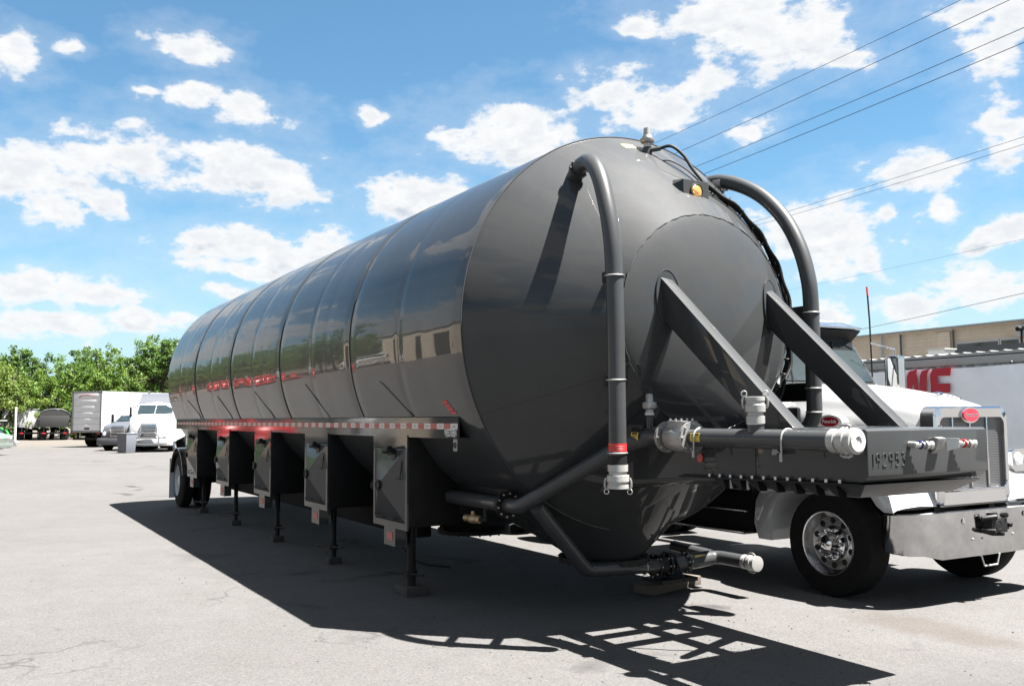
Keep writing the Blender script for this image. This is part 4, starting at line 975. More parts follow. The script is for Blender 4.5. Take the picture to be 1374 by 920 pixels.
    text_mesh('Peterbilt', 0.056, MT['chrome'], 'badge_script', e, (X+0.025, cy, cz+0.002), (0, 1, 0), (0, 0, 1), 0.0008, 0.95)
    # fenders
    for s in (-1, 1):
        xa, za = -6.38, 0.525
        outer = [(-7.30,0.46),(-7.36,0.62),(-7.33,0.85),(-7.18,1.08),(-6.98,1.24),(-6.72,1.34),(-6.42,1.38),(-6.15,1.35),(-5.92,1.27),(-5.76,1.15),(-5.66,1.0),(-5.62,0.86)]
        inner = []
        for k in range(12):
            a = math.radians(186-172*k/11); inner.append((xa+0.665*math.cos(a)*(1.12 if k < 3 else 1), za+0.06+0.665*math.sin(a)))
        inner[0] = (-7.12,0.46); inner[-1] = (-5.72,0.86)
        rings = []
        ys = [(1.17,0.0),(1.165,0.012),(1.12,0.045),(1.00,0.07),(0.80,0.085),(0.55,0.06)]
        for (dy, up) in ys:
            rings.append([(p[0], yc+s*dy, p[1]+up*min(1, max(0, (p[1]-0.6)/0.5))) for p in outer]+[(p[0], yc+s*dy, p[1]) for p in inner[::-1]])
        f = MB().loft(rings).build('fender', MT['white'], T, angle=50)
        # headlight pod
        hp = MB().loft([[(-5.95, yc+s*1.0+0.05*math.cos(a), 1.28+0.05*math.sin(a)) for a in [2*PI*k/20 for k in range(20)]],
                        [(-5.85, yc+s*1.0+0.17*max(-1,min(1,1.25*math.cos(a))), 1.28+0.105*max(-1,min(1,1.25*math.sin(a)))) for a in [2*PI*k/20 for k in range(20)]],
                        [(-5.70, yc+s*1.0+0.19*max(-1,min(1,1.25*math.cos(a))), 1.28+0.115*max(-1,min(1,1.25*math.sin(a)))) for a in [2*PI*k/20 for k in range(20)]]])
        h = hp.build('headlight', MT['chrome'], T, angle=35)
        for dy in (-0.085, 0.085):
            MB().lathe([(0,0.078),(0.012,0.07),(0.02,0.03),(0.021,0.001)], (-5.70, yc+s*1.0+dy, 1.285), (1,0,0), 28, False).build('lamp_lens', MT['lens'], h)
        front_wheel(xa, s, T, yc+s*1.175)
        # cab steps and box
        b = MB().box(-9.3, -7.42, yc+s*0.55, yc+s*1.13, 0.50, 0.98).build('step_box', MT['dark'], T, bevel=0.015)
        for z, o_ in ((0.50, 0.10), (0.73, 0.06), (0.96, 0.02)):
            ya, yb_ = sorted((yc+s*1.0, yc+s*(1.13+o_)))
            MB().box(-8.9, -7.46, ya, yb_, z-0.012, z+0.014).build('step', MT['chrome_rim'], b, bevel=0.003)
    # bumper
    pts = [(-5.74,-1.15,0.50,0.83),(-5.66,-1.15,0.49,0.835),(-5.58,-1.13,0.485,0.84),(-5.52,-1.08,0.48,0.845),(-5.475,-0.95,0.475,0.85),(-5.45,-0.74,0.43,0.85),(-5.44,0,0.43,0.85)]
    full = pts + [(x, -y, a, b) for x, y, a, b in pts[-2::-1]]
    rg = [[(x, yc+y, a), (x+0.012 if abs(y) < 1.1 else x, yc+y*1.0, (a+b)/2), (x, yc+y, b), (x-0.05, yc+y*0.96, b+0.005), (x-0.08, yc+y*0.94, b-0.03), (x-0.08, yc+y*0.94, a+0.03)] for x, y, a, b in full]
    bp = MB().loft(rg).build('bumper', MT['bumper'], T, angle=38)
    m = MB(); yb = yc-0.02; X = -5.435
    m.box(X, X+0.09, yb-0.11, yb+0.13, 0.64, 0.77); m.cyl((X+0.02,yb-0.16,0.77),(X+0.10,yb-0.05,0.79),0.028,12); m.cyl((X+0.02,yb+0.16,0.79),(X+0.10,yb+0.10,0.80),0.025,12)
    m.cyl((X,yb-0.15,0.66),(X+0.12,yb-0.10,0.66),0.024,12); m.cyl((X,yb+0.02,0.62),(X+0.11,yb+0.04,0.63),0.02,10); m.cyl((X,yb+0.18,0.72),(X+0.1,yb+0.18,0.70),0.022,10); m.torus((X+0.08,yb+0.0,0.71),(1,0,0),0.045,0.014,20,8)
    m.box(X+0.02, X+0.07, yb+0.12, yb+0.19, 0.66, 0.69)
    m.build('tow_device', MT['black'], bp, bevel=0.005)
    for (y, z) in ((-0.42,0.76),(0.55,0.78)): MB().lathe([(0,0.028),(0.01,0.024),(0.014,0.001)], (-5.437,yc+y,z), (1,0,0), 16).build('bumper_bolt', MT['chrome'], bp)
    for (y, z) in ((-0.30,0.59),(-0.16,0.59),(0.33,0.60),(0.16,0.66)): MB().sphere((-5.432,yc+y,z), 0.012, 8).build('bumper_rivet', MT['zinc'], bp)
    MB().tube([(-5.46,yc-0.20,0.44),(-5.44,yc-0.17,0.425),(-5.44,yc-0.13,0.33),(-5.44,yc+0.07,0.33),(-5.44,yc+0.11,0.425),(-5.46,yc+0.15,0.43)], 0.009, 8).build('tow_loop', MT['zinc'], bp)
    MB().box(-5.75,-5.52,yc-0.95,yc+0.95,0.60,0.80).build('bumper_mount', MT['dark'], T)
    # cab
    def yz(wt, wb_, z0, z1): return wt
    W = 0.985
    cab = MB(); prof = [(-7.42,0.98),(-7.42,1.95),(-7.44,2.10),(-7.86,2.80),(-7.98,2.90),(-8.3,2.96),(-9.1,2.96),(-9.22,2.90),(-9.25,2.75),(-9.25,0.98)]
    rings = []
    for s_, sc, dz in ((-1, W, 0), (-1, W*0.93, 0.02), (0, 0, 0.05), (1, W*0.93, 0.02), (1, W, 0)):
        y = yc+s_*sc
        rings.append([(x, y, z+(dz if z > 2.85 else 0)) for x, z in prof])
    # narrower at the top
    rings = [[(x, yc+(y-yc)*(1-0.05*max(0, (z-2.0))), z) for x, y, z in r] for r in rings]
    cb = cab.loft(rings).build('cab', MT['white'], T, angle=40, bevel=0.0)
    # windshield (two flat panes) proud of the sloping front
    def wp(t, y):    # point on the slope, t 0..1 from the bottom
        x = -7.44+(-0.42)*t; z = 2.10+0.70*t; n = Vector((0.857, 0, 0.515)); p = Vector((x, yc+y*(1-0.05*(z-2.0)), z))+n*0.012; return p
    for (a, b) in ((-0.93, -0.012), (0.012, 0.93)):
        v = [wp(0.05, a), wp(0.05, b), wp(0.97, b), wp(0.97, a)]; n = Vector((0.857, 0, 0.515))*0.008
        MB().hexa([p-n for p in v]+[p+n for p in v]).build('windshield', MT['glass'], cb, smooth=False, bevel=0.006)
    MB().hexa([wp(0.02,-0.97)-Vector((0.02,0,0)), wp(0.02,0.97)-Vector((0.02,0,0)), wp(1.0,0.97)-Vector((0.02,0,0)), wp(1.0,-0.97)-Vector((0.02,0,0)), wp(0.02,-0.97)-n*0.4, wp(0.02,0.97)-n*0.4, wp(1.0,0.97)-n*0.4, wp(1.0,-0.97)-n*0.4]).build('windshield_seal', MT['black'], cb, smooth=False)
    for y in (-0.45, 0.35): MB().tube([wp(0.03,y)+Vector((0.03,0,0)), wp(0.45,y+0.12)+Vector((0.02,0,0)), wp(0.75,y+0.2)+Vector((0.015,0,0))], 0.008, 6).build('wiper', MT['black'], cb)
    # visor
    vs = MB().loft([[(-7.60,yc-0.94,2.79),(-7.60,yc+0.94,2.79),(-7.60,yc+0.94,2.81),(-7.60,yc-0.94,2.81)],[(-7.90,yc-0.95,2.87),(-7.90,yc+0.95,2.87),(-7.90,yc+0.95,2.90),(-7.90,yc-0.95,2.90)]]).build('sun_visor', MT['chrome_rim'], cb, smooth=False)
    MB().hexa([(-7.84,yc-0.955,2.60),(-7.62,yc-0.945,2.775),(-7.90,yc-0.95,2.865),(-7.93,yc-0.95,2.70),(-7.84,yc+0.955,2.60),(-7.62,yc+0.945,2.775),(-7.90,yc+0.95,2.865),(-7.93,yc+0.95,2.70)]).build('visor_shade', MT['black'], cb, smooth=False)
    for y in (-0.6,-0.3,0,0.3,0.6): MB().lathe([(0,0.045),(0.03,0.04),(0.05,0.02),(0.055,0.001)], (-8.15, yc+y, 2.985), (0.5,0,1), 12).build('roof_lamp', MT['amber'], cb)
    MB().cyl((-8.55,yc-0.65,3.0),(-8.55,yc-0.65,3.10),0.05,14).cyl((-8.7,yc-0.45,3.0),(-8.7,yc-0.45,3.06),0.09,16).build('roof_beacon', MT['amber'], cb)
    for y in (-0.35, 0.35): MB().lathe([(0,0.05),(0.25,0.03),(0.4,0.035),(0.45,0.02)], (-8.35,yc+y,3.06), (-1,0,0), 16).build('roof_horn', MT['chrome'], cb)
    for s in (-1, 1):
        y = yc+s*0.985; n_ = s*0.014
        def q(x, z, o=0.0): return (x, yc+s*(0.985*(1-0.05*max(0,(z-2.0)))+0.004+o), z)
        w = [q(-7.62,2.06),(q(-8.55,2.02)),q(-8.60,2.72),q(-7.98,2.74)]
        MB().hexa([(p[0],p[1]-n_,p[2]) for p in w]+[(p[0],p[1]+n_*0.3,p[2]) for p in w]).build('side_window', MT['glass'], cb, smooth=False)
        dr = MB().hexa([(-7.56,y-n_,1.0),(-8.66,y-n_,1.0),(-8.66,y-n_,2.0),(-7.56,y-n_,2.0),(-7.56,y+n_,1.0),(-8.66,y+n_,1.0),(-8.66,y+n_,1.99),(-7.56,y+n_,2.02)]).build('door', MT['white'], cb, bevel=0.01)
        MB().box(-8.55,-8.40,min(y+n_,y+n_+s*0.03),max(y+n_,y+n_+s*0.03),1.72,1.76).build('door_handle', MT['chrome'], dr, bevel=0.005)
        # mirror
        ym = yc+s*1.30; x0 = -7.42
        mi = MB().box(x0-0.10, x0+0.10, ym-0.07, ym+0.07, 1.98, 2.47).build('mirror', MT['chrome'], T, bevel=0.035, bseg=4)
        MB().box(x0-0.106, x0-0.10, ym-0.06, ym+0.06, 2.02, 2.44).build('mirror_glass', MT['glass'], mi)
        MB().tube([(x0,ym,2.46),(x0,ym,2.55),(x0-0.1,yc+s*0.98,2.62)], 0.012, 8).tube([(x0,ym,2.0),(x0,ym,1.90),(x0-0.1,yc+s*0.98,1.80)], 0.012, 8).build('mirror_arm', MT['chrome'], mi)
    an = MB().tube([(-7.60,4.20,1.9),(-7.60,4.20,2.2),(-7.61,4.20,2.9),(-7.63,4.20,3.30)], 0.010, 8).build('antenna', MT['black'], T)
    MB().cyl((-7.625,4.20,3.22),(-7.632,4.20,3.33),0.012,8).build('antenna_tip', MT['redlabel'], an)
    # chassis, rear wheels
    for s in (-1, 1): MB().box(-13.2,-5.7,yc+s*0.43-0.045,yc+s*0.43+0.045,0.78,1.04).build('chassis_rail', MT['dark'], T)
    MB().cyl((-6.38,yc-0.9,0.52),(-6.38,yc+0.9,0.52),0.07,14).box(-6.9,-5.8,yc-0.45,yc-0.35,0.62,0.70).box(-6.9,-5.8,yc+0.35,yc+0.45,0.62,0.70).box(-7.3,-5.9,yc-0.35,yc+0.35,0.62,1.3).build('front_axle', MT['dark'], T)
    for x in (-11.2, -12.5):
        for s in (-1, 1):
            for k in range(2):
                y = yc+s*(1.22-0.33*k)
                w = MB().lathe([(0,0.29),(0.0,0.44),(0.04,0.515),(0.06,0.52),(0.21,0.52),(0.23,0.50),(0.26,0.44),(0.26,0.29)], (x,y,0.52), (0,-s,0), 48, False).build('wheel', MT['tyre'], T)
                if k == 0: MB().lathe([(0.0,0.295),(0.01,0.30),(0.03,0.28),(0.12,0.25),(0.12,0.10),(0.05,0.09),(0.04,0.001)], (x,y,0.52), (0,-s,0), 36, False).build('rim', MT['chrome_rim'], w)
    MB().cyl((-8.9,yc-0.78,0.60),(-10.1,yc-0.78,0.60),0.29,32).build('fuel_tank', MT['chrome_rim'], T) if False else None
    MB().cyl((-9.5,yc+0.80,0.62),(-10.5,yc+0.80,0.62),0.28,32).build('fuel_tank', MT['chrome_rim'], T)
    MB().box(-12.3,-11.4,yc-0.5,yc+0.5,1.12,1.2).build('fifth_wheel', MT['dark'], T)
make_truck()
# ------------------------------------------------------------------ container with banner, buildings
def local(fn):
    def w(*a, **k):
        global WORLD_PARTS
        old = WORLD_PARTS; WORLD_PARTS = False
        r = fn(*a, **k); WORLD_PARTS = old; return r
    return w
@local
def make_container():
    # local x along the long side (towards +X), y away from the yard
    L = 12.2; H = 2.9; W = 2.44
    T = thing('storage_container', 'white corrugated shipping container behind the white truck, covered by a white banner', 'container', (-16.0, 11.40, 0), math.atan2(-0.042, 1.0))
    T.location = (-17.0, 11.45, 0)
    n = int(L/0.28); pts = []
    for k in range(n):
        x = k*0.28; pts += [(x+0.02, 0.0), (x+0.10, 0.0), (x+0.14, 0.035), (x+0.24, 0.035)]
    outl = pts + [(L, 0.0), (L, W), (0, W)]
    b = MB().prism(outl, 'z', 0.12, H-0.10).build('body', MT['white_panel'], T, smooth=False)
    # roof sheet with scalloped edge
    m = MB(); xs = [i*0.07 for i in range(int(L/0.07)+1)]
    def h(x): return H+0.022+0.022*max(0, math.sin(2*PI*x/0.28))**0.5
    m.loft([[(x, -0.03, h(x)), (x, W+0.03, h(x)), (x, W+0.03, H-0.03), (x, -0.03, H-0.03)] for x in xs]); m.build('roof', MT['roofwhite'], T, smooth=False)
    MB().box(0, L, -0.05, -0.002, H-0.20, H-0.05).build('top_rail', MT['roofwhite'], T, bevel=0.01)
    MB().box(0, L, -0.05, -0.002, 0.0, 0.16).build('bottom_rail', MT['roofwhite'], T)
    tag(T, 'white corrugated container with scalloped roof edge behind the white truck, carrying a banner')
    # banner hung from the top rail, slightly sagging cloth
    bm_ = MB(); nx, nz = 90, 24; rows = []
    for j in range(nz+1):
        z = 0.55+(H-0.24-0.55)*j/nz; row = []
        for i in range(nx+1):
            x = 0.5+(L-1.0)*i/nx
            d = 0.02*math.sin(x*2.1+z*1.5)+0.018*math.sin(x*1.1-z*2.3)+0.01*math.sin(x*5+z*3)
            row.append((x, -0.10+d, z-0.02*math.sin(x*1.3)**2*(j/nz)))
        rows.append(row)
    bm_.loft(rows, False, False)
    ban = bm_.build('vinyl_banner', MT['banner'], None); ban.location = T.location; ban.rotation_euler = T.rotation_euler
    sol = ban.modifiers.new('t', 'SOLIDIFY'); sol.thickness = 0.004
    tag(ban, 'large white vinyl banner with slanted red letters hung on the container behind the truck', 'banner')
    # slanted red letters: ... / N F, as far as the photo shows them, 0.9 m high
    def poly(ps, name):
        m = MB()
        def tri(p): return (p[0], -0.158, p[1])
        m.prism(ps, 'y', -0.150, -0.146).build(name, MT['letter_red'], ban, smooth=False)
    return T, ban, poly
cont, ban, poly = make_container(); poly = local(poly)
# letters, written in banner-local metres (x along the wall, z up)
poly([(4.69,2.66),(4.655,2.645),(4.62,2.40),(4.50,1.78),(4.62,1.78),(4.70,2.34)], 'letter_stroke')
poly([(4.749,2.536),(4.803,2.625),(5.0,2.661),(4.975,2.591),(5.027,2.277),(5.06,1.80),(4.93,1.80),(4.905,2.33),(4.884,2.368),(4.86,2.321),(4.84,1.80),(4.70,1.80),(4.743,2.336)], 'letter_stroke')
poly([(5.054,2.523),(5.111,2.624),(5.292,2.659),(5.225,2.567),(5.2,2.246),(5.18,1.80),(5.03,1.80),(5.051,2.276)], 'letter_stroke')
poly([(5.292,2.538),(5.36,2.651),(5.775,2.663),(5.739,2.501),(5.465,2.505),(5.472,2.357),(5.737,2.353),(5.728,2.173),(5.465,2.18),(5.46,1.99),(5.73,1.985),(5.72,1.80),(5.26,1.80),(5.30,2.22)], 'letter_stroke')
@local
def stud():
    MB().lathe([(0,0.034),(0.02,0.030),(0.03,0.01),(0.031,0.001)], (7.0,-0.13,2.69), (0,-1,0), 16).build('banner_grommet', MT['gutter'], ban)
    for x in (0.7, 2.4, 8.6, 10.2): MB().lathe([(0,0.034),(0.02,0.030),(0.03,0.01),(0.031,0.001)], (x,-0.13,2.62), (0,-1,0), 16).build('banner_grommet', MT['gutter'], ban)
stud()
@local
def vent_box():
    T = thing('vent_pipe', 'short white square flue standing behind the container roof near the chrome mirror', 'flue', (-13.9, 14.6, 0))
    MB().box(-0.22,0.22,-0.2,0.2,0.0,3.28).build('duct', MT['whitelabel'], T, bevel=0.01)
    MB().box(-0.25,0.25,-0.23,0.23,3.28,3.31).build('cap', MT['roofwhite'], T)
vent_box()

@local
def make_building():
    # local: x along the wall, wall face at y=0 facing -y
    T = thing('warehouse', 'long tan block warehouse with pilasters beyond the storage container', 'building', (-38.0, 41.3, 0), math.atan2(-0.05, 1))
    H = 6.45
    w = MB().box(-45, 45, 0, 30, 0, H).build('wall', MT['brick_tan'], T, smooth=False)
    MB().box(-45.2, 45.2, -0.25, 30.2, H, H+0.10).build('roof', MT['roofwhite'], T, smooth=False)
    MB().box(-45, 45, -0.12, -0.002, H-0.10, H-0.002).build('gutter', MT['brick_trim'], T, smooth=False)
    for x in (-33.5,-20.5,-7.2,-1.2,5.6,12.6,22.6,35.6): MB().box(x, x+0.5 if x != 5.6 else x+0.75, -0.12, -0.001, 0, H-0.17).build('pilaster', MT['brick_trim'], T, smooth=False)
    for x, c in ((1.75,'whitelabel'),(3.15,'gutter'),(6.6,'gutter'),(18.0,'whitelabel')): MB().cyl((x,-0.16,0),(x,-0.16,H-0.1),0.055,10).build('downspout', MT[c], T)
    for (x0, x1, z0, z1) in ((6.75, 9.15, 4.75, 5.55), (9.35, 10.3, 5.02, 5.56), (-14.0,-11.5,4.75,5.5), (-27,-24.5,4.75,5.5)):
        f = MB().box(x0-0.08, x1+0.08, -0.09, -0.001, z0-0.08, z1+0.08).build('window', MT['whitelabel'], T, smooth=False)
        MB().box(x0, x1, -0.10, -0.091, z0, z1).build('pane', MT['glass'], f, smooth=False)
    MB().box(-42, -38, -0.05, -0.001, 0, 4).build('roller_door', MT['door_grey'], T, smooth=False)
    A = thing('annex_building', 'low grey block annex with a dark metal roof edge in front of the tan warehouse', 'building', (-9.5, 25.2, 0), math.atan2(-0.02, 1))
    MB().box(-11.6, 14, 0.3, 9, 0, 3.95).build('wall', MT['annex'], A, smooth=False)
    MB().hexa([(-12.0,-0.1,3.95),(14.4,-0.1,3.95),(14.4,9.4,3.95),(-12.0,9.4,3.95),(-12.0,-0.1,4.08),(14.4,-0.1,4.08),(14.4,9.4,4.5),(-12.0,9.4,4.5)]).build('roof', MT['gutter'], A, smooth=False)
    MB().box(-12.0,14.4,-0.22,-0.101,3.93,4.14).build('gutter', MT['gutter'], A, smooth=False)
    MB().cyl((-11.25,0.1,0),(-11.25,0.1,3.94),0.06,10).build('downspout', MT['whitelabel'], A)
    b = thing('security_camera', 'small wall camera on a white square plate above the grey annex roof', 'camera', (-27.4, 40.62, 6.0))
    MB().box(-0.30,0.30,-0.12,0.0,-0.32,0.28).build('back_plate', MT['whitelabel'], b, smooth=False)
    MB().cyl((0,-0.14,0.08),(0,-0.5,0.02),0.12,12).box(-0.03,0.03,-0.2,-0.14,-0.8,0.0).build('camera_body', MT['black'], b)
make_building()

# ------------------------------------------------------------------ overhead wires
WG = 'power lines crossing the sky over the tank'
def wire(p0, p1, ext0, ext1, rad, label, sag=0.35):
    a, b = Vector(p0), Vector(p1); d = (b-a); A = a-d*ext0; B = b+d*ext1; P = []
    for k in range(41):
        t = k/40; p = A.lerp(B, t); p.z -= sag*(4*t*(1-t)-4*0.5*0.5*0.0)-sag*0.8; P.append(p)
    o = MB().tube(P, rad*0.58, 6).build('power_line', MT['black'], None)
    tag(o, label, 'power line', WG)
wire((-24.07,14.38,11),(-12.53,13.49,11),1.2,1.2,0.011,'thin overhead wire, the uppermost of the four that meet the tank top')
wire((-24.80,15.81,11),(-11.79,14.42,11),1.2,1.2,0.014,'overhead wire, second from the top of the four above the tank')
wire((-25.69,17.62,11),(-12.42,16.15,11),1.2,1.2,0.015,'overhead wire, third from the top of the four above the tank')
wire((-25.89,18.54,11),(-12.94,17.02,11),1.2,1.2,0.017,'overhead wire, lowest of the four above the tank')
wire((-32.53,26.73,11),(-17.57,24.74,11),1.2,1.2,0.013,'faint overhead wire, upper of the close pair at the right')
wire((-33.32,27.50,11),(-18.07,25.57,11),1.2,1.2,0.013,'faint overhead wire, lower of the close pair at the right')
wire((-45.01,46.0,11),(-28.27,42.56,11),1.2,1.2,0.010,'hair-thin overhead wire low in the sky between pipe and right edge', 0.2)
wire((-68.39,78.28,11),(-41.29,64.26,11),0.5,0.6,0.038,'thick dark overhead wire just above the tan warehouse roof', 0.2)

# ------------------------------------------------------------------ trees
def leaf_cloud(blobs, n, size, seed, mtl, name, parent, squash=0.8):
    rnd = random.Random(seed); vs = []; fs = []
    tot = sum(b[3]**2 for b in blobs)
    for (cx, cy, cz, r) in blobs:
        k = max(20, int(n*r*r/tot))
        # clumps inside every blob
        cl = [(cx+rnd.gauss(0, r*0.55), cy+rnd.gauss(0, r*0.55), cz+rnd.gauss(0, r*0.48), r*rnd.uniform(0.16, 0.34)) for _ in range(14)]
        for i in range(k):
            c = cl[rnd.randrange(len(cl))]
            d = Vector((rnd.gauss(0,1), rnd.gauss(0,1), rnd.gauss(0,0.8))); d = d.normalized()*c[3]*(rnd.random()**0.4)*1.15
            p = Vector((c[0], c[1], c[2]))+d
            s = size*rnd.uniform(0.5, 1.3); a = Vector((rnd.gauss(0,1), rnd.gauss(0,1), rnd.gauss(0,1))).normalized(); b = a.orthogonal().normalized()
            n_ = a.cross(b); ang = rnd.uniform(0, 6.28); u = b*math.cos(ang)+n_*math.sin(ang); w = a.cross(u)
            o = len(vs); vs += [p-u*s, p+w*s*0.45, p+u*s, p-w*s*0.45]; fs.append((o, o+1, o+2, o+3))
    me = bpy.data.meshes.new(name); me.from_pydata([tuple(v) for v in vs], [], fs); me.materials.append(mtl)
    o = bpy.data.objects.new(name, me); COL.objects.link(o)
    if parent: o.parent = parent
    return o
def make_tree_proto(seed, h, w, mi, n=12500, size=0.15):
    rnd = random.Random(seed)
    T = thing('deciduous_tree', 'tree', 'tree', (0,0,0))
    m = MB(); th = h*0.30
    m.tube([(0,0,-0.1),(0.1*w*0.3,0.05,th*0.5),(0.05,0.1,th)], lambda t: h*0.028*(1-0.35*t), 10)
    blobs = []
    nb = 9
    for k in range(nb):
        a = 2*PI*k/nb+rnd.uniform(-0.3,0.3); zz = rnd.uniform(0.42, 0.86)*h; rr = w*0.5*rnd.uniform(0.35, 0.8)*(1.15-abs(zz/h-0.55))
        p = Vector((rr*math.cos(a), rr*math.sin(a), zz)); r = w*rnd.uniform(0.17, 0.27); blobs.append((p.x, p.y, p.z, r))
        m.tube(smooth_path([(0.05,0.1,th*rnd.uniform(0.7,1.0)), (p.x*0.35, p.y*0.35, th+(p.z-th)*0.5), (p.x*0.9, p.y*0.9, p.z), (p.x*1.15, p.y*1.15, p.z+r*0.8)], 4), lambda t: h*0.013*(1-0.8*t), 6)
        for q in range(2):
            e = p+Vector((rnd.gauss(0,r*0.6), rnd.gauss(0,r*0.6), rnd.gauss(0,r*0.6)))
            m.tube([(p.x*0.6, p.y*0.6, th+(p.z-th)*0.7), tuple(e)], lambda t: h*0.006*(1-0.7*t), 5)
    blobs.append((rnd.uniform(-0.5,0.5), rnd.uniform(-0.5,0.5), h*0.86, w*0.22)); blobs.append((0,0,h*0.62,w*0.26))
    blobs.append((w*0.25,-w*0.2,h*0.32,w*0.2)); blobs.append((-w*0.2,w*0.22,h*0.34,w*0.2))
    m.build('trunk', MT['bark'], T)
    leaf_cloud(blobs, n, size, seed+50, MT['leafs'][mi], 'crown', T)
    return T
@local
def make_trees():
    protos = [make_tree_proto(11, 10.0, 7.5, 0), make_tree_proto(12, 9.0, 7.0, 1), make_tree_proto(13, 8.5, 7.5, 2), make_tree_proto(14, 10.5, 6.5, 1), make_tree_proto(15, 9.5, 8.0, 0)]
    used = [False]*5
    desc = ['fresh green', 'dark green', 'pale yellow-green', 'tall dark green', 'broad bright green']
    spots = [  # x, y, proto, scale, label
        (-104,-6.5,0,0.98,'tree at the far left edge, above the pale green car'),
        (-96,-3.6,2,0.86,'round tree second from the left edge of the row, above the white pole'),
        (-105,-1.0,3,0.88,'tree behind the arched tarps, left of the box trailer'),
        (-98,1.4,4,0.80,'tree above the rightmost arched tarp, left of the box trailer'),
        (-106,4.0,1,0.92,'tree rising behind the rear doors of the white box trailer'),
        (-97,6.2,0,0.84,'tree above the middle of the white box trailer side'),
        (-104,9.2,2,0.90,'pale tree between the box trailer and the white semi'),
        (-94,10.4,3,0.94,'tall tree behind the white semi, touching the tank edge'),
        (-100,14.0,4,1.02,'tree partly hidden behind the rear end of the tank'),
        (-110,-12,1,1.0,'tree left outside the row near the yard edge'),
        (-108,19,0,1.0,'tree behind the tank beyond the white semi'),
        (-112,26,1,1.0,'tree farthest right of the row, hidden behind the tank'),
        (-112,-2.5,4,0.9,'tree in the second rank above the arched tarps'),
        (-115,6.6,3,0.95,'tree in the second rank above the box trailer'),
        (-113,12.2,0,1.05,'tree in the second rank beside the tank edge'),
        (-118,-8,2,1.05,'tree in the second rank at the far left edge'),
    ]
    # trees on the other side of the yard, seen only mirrored in the tank
    for i in range(13):
        spots.append((-60-i*7.0, -19-2.5*(i % 2), (i*2) % 5, 1.12+0.1*(i % 2), 'tree, number ' + ['one','two','three','four','five','six','seven','eight','nine','ten','eleven','twelve','thirteen'][i] + ' from the workshop'))
    for i, (x, y, p, s, lab) in enumerate(spots):
        if used[p]: o = copy_tree(protos[p])
        else: o = protos[p]; used[p] = True
        o.location = (x, y, 0); o.rotation_euler = (0, 0, (i*2.39) % 6.28); o.scale = (s*1.06, s*1.06, s)
        tag(o, desc[p]+' '+lab, 'tree', 'trees beyond the yard' if i < 16 else 'trees along the open side of the yard')
make_trees()
def make_scrub():
    bl = []
    rnd = random.Random(3)
    for k in range(60): bl.append((-100-rnd.uniform(0,16), -22+k*0.95, rnd.uniform(0.6,2.6), rnd.uniform(1.2,2.2)))
    o = leaf_cloud(bl, 16000, 0.20, 9, MT['leafs'][1], 'undergrowth', None); tag(o, 'dense green undergrowth at the foot of the tree row', 'undergrowth', kind='stuff')
make_scrub()

# ------------------------------------------------------------------ vehicles far off at the left
def wheel(x, y, r, w, s, parent, rim='white_rim'):
    t = MB().lathe([(0,r*0.6),(0,r*0.85),(0.03,r),(w-0.03,r),(w,r*0.85),(w,r*0.6)], (x,y,r), (0,-s,0), 28, False).build('wheel', MT['tyre'], parent)
    MB().lathe([(-0.004,r*0.6),(0.02,r*0.55),(0.05,r*0.2),(0.02,r*0.12),(0.02,0.001)], (x,y,r), (0,-s,0), 22, False).build('rim', MT[rim], t)
@local
def box_trailer():
    ang = math.atan2(0.757, -0.649)       # local +x runs away from the rear doors
    T = thing('box_trailer', 'tall white box trailer with worn grey rear doors in front of the trees', 'trailer', (-66.5, 1.3, 0), ang)
    L, W, H = 13.5, 2.44, 3.62; z0 = 1.0
    b = MB().box(0, L, -W/2, W/2, z0, H).build('body', MT['white_panel'], T, bevel=0.02)
    MB().box(-0.03, L+0.02, -W/2-0.015, W/2+0.015, H-0.10, H+0.02).build('top_rail', MT['door_grey'], b)
    MB().box(-0.01, L, -W/2-0.012, W/2+0.012, z0-0.04, z0+0.10).build('bottom_rail', MT['door_grey'], b)
    f = MB().box(-0.05, -0.001, -W/2, -W/2+0.12, z0, H).box(-0.05, -0.001, W/2-0.12, W/2, z0, H).box(-0.05, -0.001, -W/2, W/2, H-0.10, H).box(-0.05,-0.001,-W/2,W/2,z0,z0+0.08).build('door_frame', MT['door_grey'], T)
    d = MB()
    for k in range(6): d.box(-0.035, -0.002, -W/2+0.125, W/2-0.125, z0+0.09+k*0.405, z0+0.085+(k+1)*0.405-0.015)
    dr = d.build('rear_door', mat('roller_door_panel', (0.95,0.95,0.95), 0.5, var=0.2, vscale=1.2), T, bevel=0.008)
    m = MB().tube([(-0.045, 0.62*math.cos(a), 3.22+0.20*math.sin(a)) for a in [PI*k/16 for k in range(17)]], 0.035, 6); m.build('arch_decal', mat('faded_red_decal', (0.30,0.15,0.15), 0.6), dr)
    MB().box(-0.06,-0.03,-0.25,0.15,z0+0.16,z0+0.26).build('door_latch', MT['black'], dr)
    MB().box(0.05,L,-0.5,-0.4,0.72,0.95).box(0.05,L,0.4,0.5,0.72,0.95).box(-0.02,0.1,-1.1,1.1,0.48,0.62).box(0.0,0.1,-0.8,-0.7,0.6,0.98).box(0.0,0.1,0.7,0.8,0.6,0.98).build('chassis', MT['dark'], T)
    for x in (1.6, 2.9):
        for s in (-1, 1): wheel(x, s*W/2, 0.5, 0.55, s, T)
    for s in (-1, 1):
        MB().box(-0.045,-0.02,s*1.0-0.12,s*1.0+0.12,z0-0.16,z0-0.05).build('tail_lamp', MT['red'], T)
        MB().box(9.8,9.95,s*0.85-0.06,s*0.85+0.06,0.05,0.95).build('landing_leg', MT['dark'], T)
    MB().box(3.6,9.0,-W/2+0.05,-W/2+0.08,0.42,0.92).build('side_guard', MT['gutter'], T)
box_trailer()

